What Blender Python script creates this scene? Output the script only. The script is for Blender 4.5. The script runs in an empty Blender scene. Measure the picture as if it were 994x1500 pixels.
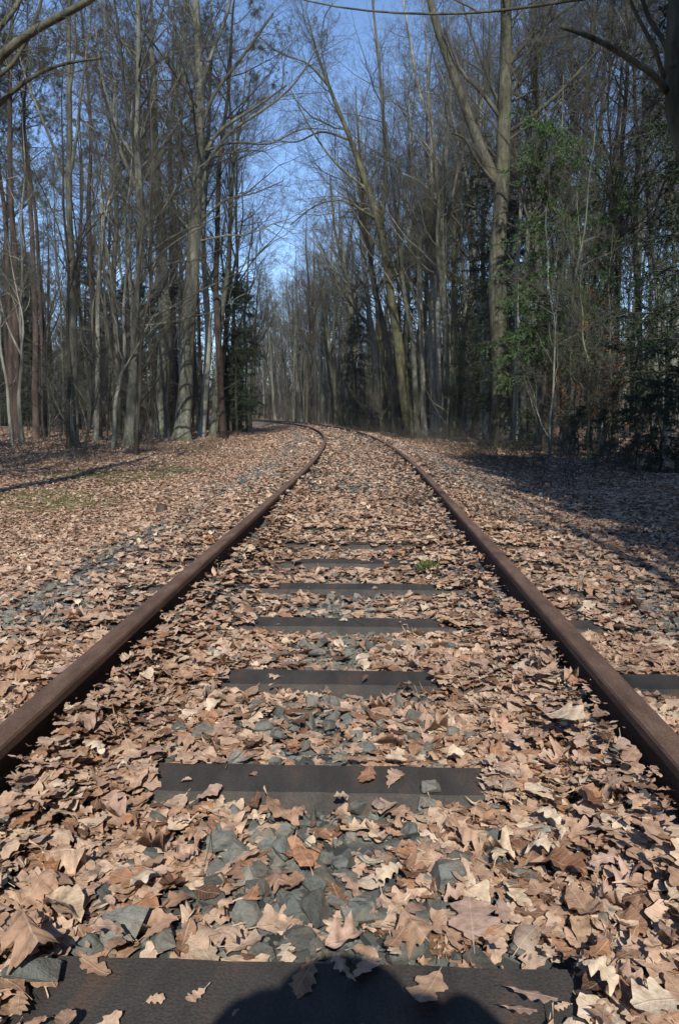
import bpy, bmesh, math, random
import numpy as np
from mathutils import Vector, Matrix
random.seed(7)
RS = np.random.RandomState
sc = bpy.context.scene
COL = sc.collection
R_ = math.radians

# ------------------------------------------------------------------ helpers
def tag(o, label=None, cat=None, group=None, kind=None):
    if label: o['label'] = label
    if cat: o['category'] = cat
    if group: o['group'] = group
    if kind: o['kind'] = kind
    return o

def empty(name, loc, rz=0.0, label=None, cat=None, group=None):
    o = bpy.data.objects.new(name, None); COL.objects.link(o)
    o.empty_display_size = 0.2
    o.location = loc; o.rotation_euler = (0, 0, rz)
    return tag(o, label, cat, group)

def np_mesh(name, V, faces, smooth=True, uv=None, attrs=None):
    """faces: list of int arrays (n,k)"""
    me = bpy.data.meshes.new(name)
    V = np.ascontiguousarray(V, dtype=np.float32)
    me.vertices.add(len(V)); me.vertices.foreach_set('co', V.ravel())
    loops = np.concatenate([f.ravel() for f in faces]).astype(np.int32)
    tot = np.concatenate([np.full(len(f), f.shape[1], np.int32) for f in faces])
    start = np.concatenate([[0], np.cumsum(tot)[:-1]]).astype(np.int32)
    me.loops.add(len(loops)); me.loops.foreach_set('vertex_index', loops)
    me.polygons.add(len(tot)); me.polygons.foreach_set('loop_start', start)
    if uv is not None:
        l = me.uv_layers.new(name='UVMap')
        l.data.foreach_set('uv', np.ascontiguousarray(uv[loops], dtype=np.float32).ravel())
    for k, a in (attrs or {}).items():
        at = me.attributes.new(k, 'FLOAT', 'POINT'); at.data.foreach_set('value', np.ascontiguousarray(a, dtype=np.float32))
    me.update(calc_edges=True)
    me.polygons.foreach_set('use_smooth', np.full(len(tot), smooth, dtype=bool))
    return me

def link(name, me, mat, parent=None, loc=None):
    o = bpy.data.objects.new(name, me); COL.objects.link(o)
    if mat is not None and not me.materials: me.materials.append(mat)
    if parent is not None: o.parent = parent
    if loc is not None: o.location = loc
    return o

class MB:
    def __init__(s): s.V = []; s.F = {}; s.n = 0
    def add(s, V, F):
        s.V.append(V.reshape(-1, 3))
        for f in F: s.F.setdefault(f.shape[1], []).append(f + s.n)
        s.n += len(s.V[-1])
    def tube(s, P, R, S=6, cap=False):
        P = np.asarray(P, float); R = np.asarray(R, float)
        if P.ndim == 2: P = P[None]; R = R[None]
        N, K, _ = P.shape
        T = np.gradient(P, axis=1); T /= np.linalg.norm(T, axis=2, keepdims=True) + 1e-9
        m = np.abs(T.mean(axis=1)); ref = np.eye(3)[np.argmin(m, axis=1)]
        n1 = np.cross(T, ref[:, None, :]); n1 /= np.linalg.norm(n1, axis=2, keepdims=True) + 1e-9
        n2 = np.cross(T, n1)
        a = np.arange(S) * 2 * math.pi / S
        V = P[:, :, None, :] + R[:, :, None, None] * (np.cos(a)[None, None, :, None] * n1[:, :, None, :] + np.sin(a)[None, None, :, None] * n2[:, :, None, :])
        base = (np.arange(N) * K * S)[:, None, None] + (np.arange(K - 1) * S)[None, :, None]
        j = np.arange(S)[None, None, :]; j2 = (j + 1) % S
        F = np.stack([base + j, base + j2, base + S + j2, base + S + j], axis=-1).reshape(-1, 4)
        fs = [F]
        if cap:
            c0 = (np.arange(N) * K * S)[:, None] + np.arange(S)[None, ::-1]
            c1 = (np.arange(N) * K * S)[:, None] + (K - 1) * S + np.arange(S)[None, :]
            fs += [c0, c1]
        s.add(V, fs)
    def diamonds(s, P, D, L, W, rng):
        """leaf / needle spray shaped quads"""
        n = len(P)
        r = rng.normal(size=(n, 3)); n1 = np.cross(D, r); n1 /= np.linalg.norm(n1, axis=1, keepdims=True) + 1e-9
        L = np.broadcast_to(L, (n,))[:, None]; W = np.broadcast_to(W, (n,))[:, None]
        V = np.stack([P, P + D * L * .45 + n1 * W * .5, P + D * L, P + D * L * .45 - n1 * W * .5], axis=1)
        s.add(V, [np.arange(4 * n).reshape(n, 4)])
    def build(s, name, mat, parent=None, smooth=True):
        me = np_mesh(name, np.concatenate(s.V), [np.concatenate(f) for f in s.F.values()], smooth)
        return link(name, me, mat, parent)

def build2(name, bb, bmat, mb, tmat, parent):
    n0 = sum(len(f) for fl in bb.F.values() for f in fl); m = MB()
    for q in (bb, mb):
        m.add(np.concatenate(q.V), [np.concatenate(f) for f in q.F.values()])
    o = m.build(name, bmat, parent); me = o.data; me.materials.append(tmat)
    idx = np.zeros(len(me.polygons), np.int32); idx[n0:] = 1; me.polygons.foreach_set('material_index', idx); return o
# ------------------------------------------------------------------ camera model
CAM = np.array([0.08, 0.0, 0.905]); PITCH = R_(7.2); YAW = R_(2.15); FPX = 1149.0
fw = np.array([-math.sin(YAW) * math.cos(PITCH), math.cos(YAW) * math.cos(PITCH), -math.sin(PITCH)])
rt = np.array([math.cos(YAW), math.sin(YAW), 0.0]); up = np.cross(rt, fw)
def ray(px, py): return fw + rt * (px - 497) / FPX - up * (py - 750) / FPX
def on_y(px, py, Y):
    d = ray(px, py); return CAM + d * ((Y - CAM[1]) / d[1])
def px_per_m(p): return FPX / float(np.dot(np.asarray(p) - CAM, fw))
def project(P):
    d = np.asarray(P, float) - CAM; z = d @ fw
    return 497 + FPX * (d @ rt) / z, 750 - FPX * (d @ up) / z, z

# track centre line: straight, then a left-hand curve
TR, TS = 245.0, 8.0
def xc(y): return -np.maximum(0, np.asarray(y, float) - TS) ** 2 / (2 * TR)
def slope(y): return -np.maximum(0, np.asarray(y, float) - TS) / TR
def lat(x, y): return (np.asarray(x, float) - xc(y)) / np.sqrt(1 + slope(y) ** 2)
def sstep(a, b, x):
    t = np.clip((x - a) / (b - a), 0, 1); return t * t * (3 - 2 * t)
def gz(x, y):
    x = np.asarray(x, float); y = np.asarray(y, float); u = lat(x, y); a = np.abs(u)
    z = -0.036 - 0.006 * np.exp(-(u / 0.35) ** 2)
    z = z + .1 * np.exp(-((a - .753) / np.where(a < .753, .15, .08)) ** 2) + .03 * sstep(5.2, 7.0, y) * (1 - sstep(1.2, 1.6, a))
    side = np.where(u < 0, 0.20, 0.26)
    z = z - side * sstep(1.35, 2.9, a)
    k = sstep(1.8, 4.5, a)
    n = 0.05 * np.sin(x * .9 + 1.3 * np.sin(y * .31)) * np.cos(y * .7 + .5) + 0.04 * np.sin(x * .37 - y * .29 + 2) + 0.03 * np.sin(x * 2.3 + y * 1.7)
    z = z + k * n
    z = z + 0.22 * np.exp(-((u + 5.6) / 1.6) ** 2) * np.exp(-((y - 41) / 9.0) ** 2)      # low bank at the bend
    z = z + .5 * sstep(12, 40, a) + 9.0 * sstep(95, 280, np.hypot(x, y))
    return z
def ground_hit(px, py):
    d = ray(px, py); t = 1.2 / max(1e-3, -d[2])
    for _ in range(30):
        p = CAM + d * t; t += (p[2] - float(gz(p[0], p[1]))) / -d[2] * .8
    return CAM + d * t

# ------------------------------------------------------------------ materials
def mat_new(name, rough=0.8, spec=0.3):
    m = bpy.data.materials.new(name); m.use_nodes = True
    nt = m.node_tree; b = nt.nodes['Principled BSDF']
    b.inputs['Roughness'].default_value = rough; b.inputs['Specular IOR Level'].default_value = spec
    return m, nt, b
def N(nt, t, **kw):
    n = nt.nodes.new(t)
    for k, v in kw.items():
        if k in n.inputs: n.inputs[k].default_value = v
        else: setattr(n, k, v)
    return n
def ramp(nt, stops, interp='LINEAR'):
    r = nt.nodes.new('ShaderNodeValToRGB'); e = r.color_ramp; e.interpolation = interp
    while len(e.elements) < len(stops): e.elements.new(0.5)
    for el, (p, c) in zip(e.elements, stops):
        el.position = p; el.color = (*c, 1) if len(c) == 3 else c
    return r
def mixc(nt, fac, a, b, mode='MIX'):
    m = nt.nodes.new('ShaderNodeMix'); m.data_type = 'RGBA'; m.blend_type = mode
    for s, v in ((0, fac), (6, a), (7, b)):
        if hasattr(v, 'is_output') or isinstance(v, bpy.types.NodeSocket): nt.links.new(v, m.inputs[s])
        else: m.inputs[s].default_value = v if not isinstance(v, tuple) else (*v, 1)
    return m.outputs[2]
def coords(nt, kind='Object'): return nt.nodes.new('ShaderNodeTexCoord').outputs[kind]
def wpos(nt): return nt.nodes.new('ShaderNodeNewGeometry').outputs['Position']
def noise(nt, vec, scale, detail=4, rough=.55):
    n = N(nt, 'ShaderNodeTexNoise', Scale=scale, Detail=detail, Roughness=rough); nt.links.new(vec, n.inputs['Vector']); return n
def bump(nt, b, h, strength=.5, dist=.02):
    n = N(nt, 'ShaderNodeBump', Strength=strength, Distance=dist); nt.links.new(h, n.inputs['Height']); nt.links.new(n.outputs[0], b.inputs['Normal'])

def bark(name, c1, c2, moss=(0.085, 0.085, 0.025), mossy=.5, zs=4.0, bs=.6):
    m, nt, b = mat_new(name, .9, .15)
    co = coords(nt); mp = N(nt, 'ShaderNodeMapping'); nt.links.new(co, mp.inputs[0]); mp.inputs['Scale'].default_value = (1, 1, 1 / zs)
    n1 = noise(nt, mp.outputs[0], 9, 6, .65); n2 = noise(nt, co, 1.7, 4, .6); n3 = noise(nt, co, 40, 3)
    r = ramp(nt, [(.32, c1), (.68, c2)]); nt.links.new(n1.outputs[0], r.inputs[0])
    oi = N(nt, 'ShaderNodeObjectInfo')
    hs = N(nt, 'ShaderNodeHueSaturation'); nt.links.new(r.outputs[0], hs.inputs['Color'])
    mv = N(nt, 'ShaderNodeMapRange'); mv.inputs['To Min'].default_value = .75; mv.inputs['To Max'].default_value = 1.3
    nt.links.new(oi.outputs['Random'], mv.inputs[0]); nt.links.new(mv.outputs[0], hs.inputs['Value'])
    # dark streaks and algae / moss patches with a shape of their own
    r2 = ramp(nt, [(.5 - .12 * mossy, (0, 0, 0)), (.72, (1, 1, 1))]); nt.links.new(n2.outputs[0], r2.inputs[0])
    sx = N(nt, 'ShaderNodeSeparateXYZ'); nt.links.new(co, sx.inputs[0])
    zr = N(nt, 'ShaderNodeMapRange'); zr.inputs['From Min'].default_value = 0; zr.inputs['From Max'].default_value = 5.0
    zr.inputs['To Min'].default_value = min(1, mossy * 1.5); zr.inputs['To Max'].default_value = mossy * .55; nt.links.new(sx.outputs[2], zr.inputs[0])
    mm = N(nt, 'ShaderNodeMath', operation='MULTIPLY'); nt.links.new(r2.outputs[0], mm.inputs[0]); nt.links.new(zr.outputs[0], mm.inputs[1])
    c = mixc(nt, mm.outputs[0], hs.outputs[0], moss)
    n5 = noise(nt, mp.outputs[0], 2.6, 3, .6); r5 = ramp(nt, [(.36, (.38, .36, .34)), (.5, (.85, .85, .85)), (.66, (1.2, 1.2, 1.2))]); nt.links.new(n5.outputs[0], r5.inputs[0])
    c = mixc(nt, .8, c, r5.outputs[0], 'MULTIPLY')
    nt.links.new(c, b.inputs['Base Color']); bump(nt, b, n1.outputs[0], bs, .04)
    return m
M = {}
M['beech'] = bark('beech_bark', (.072, .072, .055), (.175, .174, .138), mossy=.45)
M['pale'] = bark('pale_bark', (.14, .138, .113), (.28, .275, .226), mossy=.3)
M['oak'] = bark('oak_bark', (.045, .043, .031), (.138, .133, .098), mossy=.55, bs=1.0)
M['mossy'] = bark('mossy_bark', (.085, .083, .05), (.18, .175, .11), mossy=1.0)
M['dark'] = bark('dark_bark', (.03, .026, .02), (.08, .068, .052), mossy=.3, bs=1.0)
M['pine'] = bark('pine_bark', (.04, .03, .025), (.085, .06, .047), moss=(.1, .08, .06), mossy=.35, bs=1.0)
def flat(name, stops, rough=.8, scale=3.0, spec=.2, island=False, transl=0.0):
    m, nt, b = mat_new(name, rough, spec)
    r = ramp(nt, stops)
    if island:
        g = nt.nodes.new('ShaderNodeNewGeometry'); nt.links.new(g.outputs['Random Per Island'], r.inputs[0])
    else:
        n = noise(nt, coords(nt), scale, 3); nt.links.new(n.outputs[0], r.inputs[0])
    nt.links.new(r.outputs[0], b.inputs['Base Color'])
    if transl:
        t = N(nt, 'ShaderNodeBsdfTranslucent'); nt.links.new(r.outputs[0], t.inputs[0])
        ms = N(nt, 'ShaderNodeMixShader'); ms.inputs[0].default_value = transl
        nt.links.new(b.outputs[0], ms.inputs[1]); nt.links.new(t.outputs[0], ms.inputs[2])
        nt.links.new(ms.outputs[0], nt.nodes['Material Output'].inputs[0])
    return m
M['twig'] = flat('twig_bark', [(.3, (.055, .053, .042)), (.7, (.115, .11, .088))], .9, 2)
M['twig_dark'] = flat('dark_twig_bark', [(.3, (.036, .034, .027)), (.7, (.08, .075, .061))], .9, 2)
M['needle'] = flat('spruce_needles', [(0, (.036, .072, .026)), (.5, (.062, .112, .036)), (1, (.1, .155, .05))], .6, island=True, transl=.15)
M['needle_dark'] = flat('dark_needles', [(0, (.013, .024, .012)), (1, (.03, .048, .02))], .6, island=True)
M['pineneedle'] = flat('pine_needles', [(0, (.04, .055, .028)), (1, (.085, .095, .05))], .6, island=True)
M['brownleaf'] = flat('dry_beech_leaves', [(0, (.16, .08, .04)), (1, (.36, .2, .1))], .7, island=True, transl=.2)
M['grass'] = flat('grass_blades', [(0, (.05, .075, .02)), (.6, (.1, .13, .04)), (1, (.2, .17, .08))], .6, island=True, transl=.2)

LEAFC = [(0, (.11, .062, .04)), (.08, (.22, .125, .08)), (.18, (.36, .235, .165)), (.33, (.46, .32, .235)), (.5, (.51, .375, .285)), (.66, (.55, .42, .32)), (.77, (.43, .33, .265)), (.83, (.40, .215, .12)), (.87, (.33, .19, .12)), (.92, (.6, .485, .365)), (1, (.67, .575, .46))]
LEAFC = [(p, (c[0] * .95, c[1] * .905, c[2] * .84)) for p, c in LEAFC]
def leaf_mat(name, stops, island=True):
    m, nt, b = mat_new(name, .62, .3)
    r = ramp(nt, stops)
    if island: nt.links.new(nt.nodes.new('ShaderNodeNewGeometry').outputs['Random Per Island'], r.inputs[0])
    else: nt.links.new(N(nt, 'ShaderNodeObjectInfo').outputs['Random'], r.inputs[0])
    uvn = N(nt, 'ShaderNodeUVMap'); sx = N(nt, 'ShaderNodeSeparateXYZ'); nt.links.new(uvn.outputs[0], sx.inputs[0])
    ab = N(nt, 'ShaderNodeMath', operation='ABSOLUTE'); nt.links.new(sx.outputs[1], ab.inputs[0])
    # side veins: stripes of (x - |y|*0.8)
    mu = N(nt, 'ShaderNodeMath', operation='MULTIPLY_ADD'); nt.links.new(ab.outputs[0], mu.inputs[0]); mu.inputs[1].default_value = -.9; nt.links.new(sx.outputs[0], mu.inputs[2])
    fr = N(nt, 'ShaderNodeMath', operation='SINE'); m2 = N(nt, 'ShaderNodeMath', operation='MULTIPLY'); nt.links.new(mu.outputs[0], m2.inputs[0]); m2.inputs[1].default_value = 55; nt.links.new(m2.outputs[0], fr.inputs[0])
    rv = ramp(nt, [(.9, (0, 0, 0)), (1, (1, 1, 1))]); nt.links.new(fr.outputs[0], rv.inputs[0])
    rm = ramp(nt, [(.008, (1, 1, 1)), (.02, (0, 0, 0))]); nt.links.new(ab.outputs[0], rm.inputs[0])
    mx = N(nt, 'ShaderNodeMath', operation='MAXIMUM'); nt.links.new(rv.outputs[0], mx.inputs[0]); nt.links.new(rm.outputs[0], mx.inputs[1])
    ms = N(nt, 'ShaderNodeMath', operation='MULTIPLY'); nt.links.new(mx.outputs[0], ms.inputs[0]); ms.inputs[1].default_value = .3
    n = noise(nt, wpos(nt), 45, 4, .65); r3 = ramp(nt, [(.32, (.5, .42, .36)), (.5, (.9, .87, .85)), (.68, (1.15, 1.12, 1.1))]); nt.links.new(n.outputs[0], r3.inputs[0])
    c = mixc(nt, .75, r.outputs[0], r3.outputs[0], 'MULTIPLY')
    c = mixc(nt, ms.outputs[0], c, (.6, .46, .33))
    nt.links.new(c, b.inputs['Base Color'])
    n2 = noise(nt, wpos(nt), 90, 3); ad = N(nt, 'ShaderNodeMath', operation='MULTIPLY_ADD'); nt.links.new(mx.outputs[0], ad.inputs[0]); ad.inputs[1].default_value = .4; nt.links.new(n2.outputs[0], ad.inputs[2])
    bump(nt, b, ad.outputs[0], .5, .004)
    t = N(nt, 'ShaderNodeBsdfTranslucent'); nt.links.new(c, t.inputs[0])
    sh = N(nt, 'ShaderNodeMixShader'); sh.inputs[0].default_value = .08
    nt.links.new(b.outputs[0], sh.inputs[1]); nt.links.new(t.outputs[0], sh.inputs[2]); nt.links.new(sh.outputs[0], nt.nodes['Material Output'].inputs[0])
    return m
M['litter'] = leaf_mat('leaf_litter', LEAFC)
LEAFKIND = {'dark brown': [(0, (.10, .05, .03)), (1, (.19, .095, .055))], 'orange brown': [(0, (.30, .145, .07)), (1, (.43, .235, .135))],
            'tan': [(0, (.33, .205, .13)), (1, (.43, .285, .19))], 'pinkish beige': [(0, (.36, .24, .18)), (1, (.44, .305, .235))],
            'pale cream': [(0, (.5, .39, .27)), (1, (.6, .5, .375))], 'grey brown': [(0, (.24, .18, .14)), (1, (.33, .255, .20))]}
for k, s in LEAFKIND.items(): M['leaf ' + k] = leaf_mat(k.replace(' ', '_') + '_leaf', s, island=False)

def stone_mat(island=True):
    m, nt, b = mat_new('ballast_stone', .75, .35)
    r = ramp(nt, [(0, (.075, .078, .071)), (.35, (.14, .15, .137)), (.6, (.185, .197, .18)), (.8, (.2, .188, .157)), (.92, (.25, .245, .22)), (1, (.34, .325, .285))])
    if island: nt.links.new(nt.nodes.new('ShaderNodeNewGeometry').outputs['Random Per Island'], r.inputs[0])
    else: nt.links.new(N(nt, 'ShaderNodeObjectInfo').outputs['Random'], r.inputs[0])
    n = noise(nt, wpos(nt), 60, 6, .7); r3 = ramp(nt, [(.3, (.5, .5, .49)), (.7, (1.25, 1.22, 1.16))]); nt.links.new(n.outputs[0], r3.inputs[0])
    c = mixc(nt, .9, r.outputs[0], r3.outputs[0], 'MULTIPLY')
    n2 = noise(nt, wpos(nt), 18, 4, .6); rr = ramp(nt, [(.48, (0, 0, 0)), (.66, (1, 1, 1))]); nt.links.new(n2.outputs[0], rr.inputs[0])
    mm = N(nt, 'ShaderNodeMath', operation='MULTIPLY'); nt.links.new(rr.outputs[0], mm.inputs[0]); mm.inputs[1].default_value = .5
    c = mixc(nt, mm.outputs[0], c, (.19, .14, .095))
    nt.links.new(c, b.inputs['Base Color']); bump(nt, b, n.outputs[0], .9, .012)
    return m
M['stones'] = stone_mat(); M['stone'] = stone_mat(False)

def rust(name, c1, c2, c3, rough=.7, sc_=30):
    m, nt, b = mat_new(name, rough, .3)
    co = wpos(nt); mp = N(nt, 'ShaderNodeMapping'); nt.links.new(co, mp.inputs[0]); mp.inputs['Scale'].default_value = (1, .25, 1)
    n = noise(nt, mp.outputs[0], sc_, 6, .65); n2 = noise(nt, co, 180, 4, .7)
    r = ramp(nt, [(.3, c1), (.55, c2), (.78, c3)]); nt.links.new(n.outputs[0], r.inputs[0])
    r2 = ramp(nt, [(.3, (.55, .52, .5)), (.52, (1, 1, 1)), (.72, (1.5, 1.4, 1.3))]); nt.links.new(n2.outputs[0], r2.inputs[0])
    c = mixc(nt, .8, r.outputs[0], r2.outputs[0], 'MULTIPLY'); nt.links.new(c, b.inputs['Base Color'])
    bump(nt, b, n2.outputs[0], .7, .004)
    return m
M['rail'] = rust('rail_rust', (.085, .05, .034), (.145, .088, .062), (.22, .14, .1), .8, 22)
M['rail_web'] = rust('rail_web_rust', (.06, .038, .029), (.09, .055, .041), (.13, .077, .056), .9)
M['sleeper'] = rust('sleeper_steel', (.035, .031, .027), (.058, .051, .044), (.12, .068, .045), .7, 12)

def ground_mat():
    m, nt, b = mat_new('forest_floor', .95, .1)
    co = wpos(nt)
    v = N(nt, 'ShaderNodeTexVoronoi', Scale=13.0); nt.links.new(co, v.inputs['Vector'])
    sx = N(nt, 'ShaderNodeSeparateColor'); nt.links.new(v.outputs['Color'], sx.inputs[0])
    r = ramp(nt, [(0, (.09, .055, .036)), (.3, (.19, .12, .08)), (.6, (.34, .225, .155)), (.85, (.43, .31, .225)), (1, (.5, .39, .29))]); nt.links.new(sx.outputs[0], r.inputs[0])
    n = noise(nt, co, .35, 5, .6); r2 = ramp(nt, [(.35, (.72, .68, .62)), (.65, (1.05, 1.02, 1))]); nt.links.new(n.outputs[0], r2.inputs[0])
    c = mixc(nt, .9, r.outputs[0], r2.outputs[0], 'MULTIPLY')
    # gravel bed
    v2 = N(nt, 'ShaderNodeTexVoronoi', Scale=22.0); nt.links.new(co, v2.inputs['Vector']); s2 = N(nt, 'ShaderNodeSeparateColor'); nt.links.new(v2.outputs['Color'], s2.inputs[0])
    rg = ramp(nt, [(0, (.04, .042, .04)), (.6, (.1, .105, .1)), (1, (.16, .165, .155))]); nt.links.new(s2.outputs[0], rg.inputs[0])
    at = N(nt, 'ShaderNodeAttribute', attribute_name='gravel')
    c = mixc(nt, at.outputs['Fac'], c, rg.outputs[0])
    am = N(nt, 'ShaderNodeAttribute', attribute_name='moss'); nm = noise(nt, co, 5, 4); rm = ramp(nt, [(.48, (0, 0, 0)), (.6, (1, 1, 1))]); nt.links.new(nm.outputs[0], rm.inputs[0])
    mm = N(nt, 'ShaderNodeMath', operation='MULTIPLY'); nt.links.new(am.outputs['Fac'], mm.inputs[0]); nt.links.new(rm.outputs[0], mm.inputs[1])
    c = mixc(nt, mm.outputs[0], c, (.1, .11, .03))
    nt.links.new(c, b.inputs['Base Color']); bump(nt, b, sx.outputs[1], .8, .03)
    return m
M['ground'] = ground_mat()

# ------------------------------------------------------------------ ground sheet
MOSS = [ground_hit(90, 738), ground_hit(250, 690), ground_hit(120, 695), ground_hit(60, 725), ground_hit(200, 700)]
gxs = np.unique(np.concatenate([np.arange(-6, 6, .12), np.arange(-30, 30.01, .6), np.linspace(-400, 400, 81)]).round(3))
gys = np.unique(np.concatenate([np.arange(-2, 12, .15), np.arange(-40, 80.01, .6), np.linspace(-300, 600, 91)]).round(3))
X, Y = np.meshgrid(gxs, gys); Z = gz(X, Y)
nx, ny = len(gxs), len(gys)
idx = np.arange(nx * ny).reshape(ny, nx)
F = np.stack([idx[:-1, :-1], idx[:-1, 1:], idx[1:, 1:], idx[1:, :-1]], -1).reshape(-1, 4)
U = lat(X, Y)
grav = 1 - sstep(1.5, 2.4, np.abs(U))
mo = np.zeros_like(X)
for p in MOSS: mo = np.maximum(mo, np.exp(-((X - p[0]) / .5) ** 2 - ((Y - p[1]) / .8) ** 2) * 1.4)
me = np_mesh('ground', np.stack([X, Y, Z], -1).reshape(-1, 3), [F], True, attrs={'gravel': grav.ravel(), 'moss': np.clip(mo, 0, 1).ravel()})
tag(link('ground', me, M['ground']), 'leaf strewn forest floor around the railway track', kind='structure')

# ------------------------------------------------------------------ rails and sleepers
TOPS = [1.12, 1.855, 2.61, 3.33, 4.04, 4.74, 5.42, 6.12, 6.82, 7.52, 8.22, 8.92]       # sleeper centres
ys = np.concatenate([np.arange(-6, 12, .5), np.arange(12, 140, 1.0)])
def sweep(prof, off, name, mat, parent, base):
    s = slope(ys); nrm = np.stack([1 / np.sqrt(1 + s * s), -s / np.sqrt(1 + s * s)], -1)
    c = np.stack([xc(ys), ys], -1) + nrm * off
    V = np.zeros((len(ys), len(prof), 3))
    for k, (a, z) in enumerate(prof):
        V[:, k, :2] = c + nrm * a; V[:, k, 2] = z
    V -= np.array(base)
    K = len(prof); n = len(ys); j = np.arange(K); j2 = (j + 1) % K; b = (np.arange(n - 1) * K)[:, None]
    Fq = np.stack([b + j, b + K + j, b + K + j2, b + j2], -1).reshape(-1, 4)
    me = np_mesh(name, V.reshape(-1, 3), [Fq, np.arange(K)[None, :], ((n - 1) * K + np.arange(K)[::-1])[None, :]], False)
    o = link(name, me, mat, parent); return o
HEAD = [(-.032, .153), (-.032, .173), (-.029, .180), (-.021, .1838), (-.01, .185), (.01, .185), (.021, .1838), (.029, .180), (.032, .173), (.032, .153), (.023, .148), (-.023, .148)]
WEB = [(-.009, .035), (-.007, .09), (-.009, .1478), (.009, .1478), (.007, .09), (.009, .035)]
FOOT = [(-.0625, .008), (-.0625, .019), (-.012, .0348), (.012, .0348), (.0625, .019), (.0625, .008)]
for s, lab in ((-1, 'rusty brown rail on the left side of the track, curving away leftward'), (1, 'rusty brown rail on the right side of the track, partly in tree shade')):
    base = (s * .753, 0, .008)
    t = empty('rail', base, 0, lab, 'rail', 'the two rails of the track')
    sweep(HEAD, s * .753, 'rail_head', M['rail'], t, base); sweep(WEB, s * .753, 'rail_web', M['rail_web'], t, base); sweep(FOOT, s * .753, 'rail_foot', M['rail_web'], t, base)

def sleeper_mesh():
    L = 1.25; prof = [(-.13, -.09), (-.085, -.012), (-.075, 0), (.075, 0), (.085, -.012), (.13, -.09)]
    xs = np.linspace(-L, L, 26); V = []
    rng = RS(4)
    for x in xs:
        dip = 0.0
        for (a, z) in prof: V.append((x, a + rng.normal() * .0012, z * (1) + rng.normal() * .0008 - (.05 if abs(x) > L - .02 else 0)))
    K = 6; n = len(xs); b = (np.arange(n - 1) * K)[:, None]; j = np.arange(K - 1)
    Fq = np.stack([b + j, b + j + 1, b + K + j + 1, b + K + j], -1).reshape(-1, 4)
    return np_mesh('sleeper_body', np.array(V), [Fq[:, ::-1], np.arange(K)[None, :], ((n - 1) * K + np.arange(K)[::-1])[None, :]], False)
sme = sleeper_mesh(); 
def box_bm(bm, c, s, bev=.004):
    r = bmesh.ops.create_cube(bm, size=1); vs = r['verts']
    for v in vs: v.co = Vector((v.co.x * s[0] + c[0], v.co.y * s[1] + c[1], v.co.z * s[2] + c[2]))
    es = list({e for v in vs for e in v.link_edges})
    bmesh.ops.bevel(bm, geom=es, offset=bev, segments=2, affect='EDGES')
def clip_mesh():
    bm = bmesh.new(); box_bm(bm, (0, 0, .012), (.05, .075, .02)); box_bm(bm, (-.012, 0, .026), (.05, .05, .012), .003)
    r = bmesh.ops.create_cone(bm, cap_ends=True, segments=6, radius1=.017, radius2=.017, depth=.022)
    for v in r['verts']: v.co += Vector((.004, 0, .043))
    r = bmesh.ops.create_cone(bm, cap_ends=True, segments=10, radius1=.009, radius2=.008, depth=.03)
    for v in r['verts']: v.co += Vector((.004, 0, .062))
    me = bpy.data.meshes.new('rail_clip'); bm.to_mesh(me); bm.free(); return me
cme = clip_mesh()
ORD = ['nearest', 'second', 'third', 'fourth', 'fifth', 'sixth', 'seventh', 'eighth', 'ninth', 'tenth', 'eleventh', 'twelfth']
EXT = ['dark steel sleeper at the bottom edge, carrying the photographer shadow', 'dark steel sleeper with a pale leaf lying at its near edge', 'dark grey steel sleeper, its right end bare beyond the right rail', 'dark sleeper strip with one upright leaf on its front edge', 'thin dark sleeper strip showing between leaves', 'narrow sleeper strip almost hidden under leaves', 'short sleeper sliver peeking from the leaves']
for i, y in enumerate(TOPS):
    rz = float(slope(y)); lab = (EXT[i] + ', %s from viewer' % ORD[i]) if i < 7 else 'steel sleeper buried under leaves, %s from viewer' % ORD[i]
    t = empty('railway_sleeper', (float(xc(y)), y, 0.0), -rz + random.gauss(0, .006), lab, 'sleeper', 'steel sleepers under the rails')
    link('sleeper_body', sme, M['sleeper'], t)
    for s in (-1, 1):
        for q in (-1, 1):
            c = link('rail_clip', cme, M['rail_web'], t); c.location = (s * .753 + q * .088, 0, .0005); c.rotation_euler = (0, 0, 0 if q > 0 else math.pi)

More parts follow.
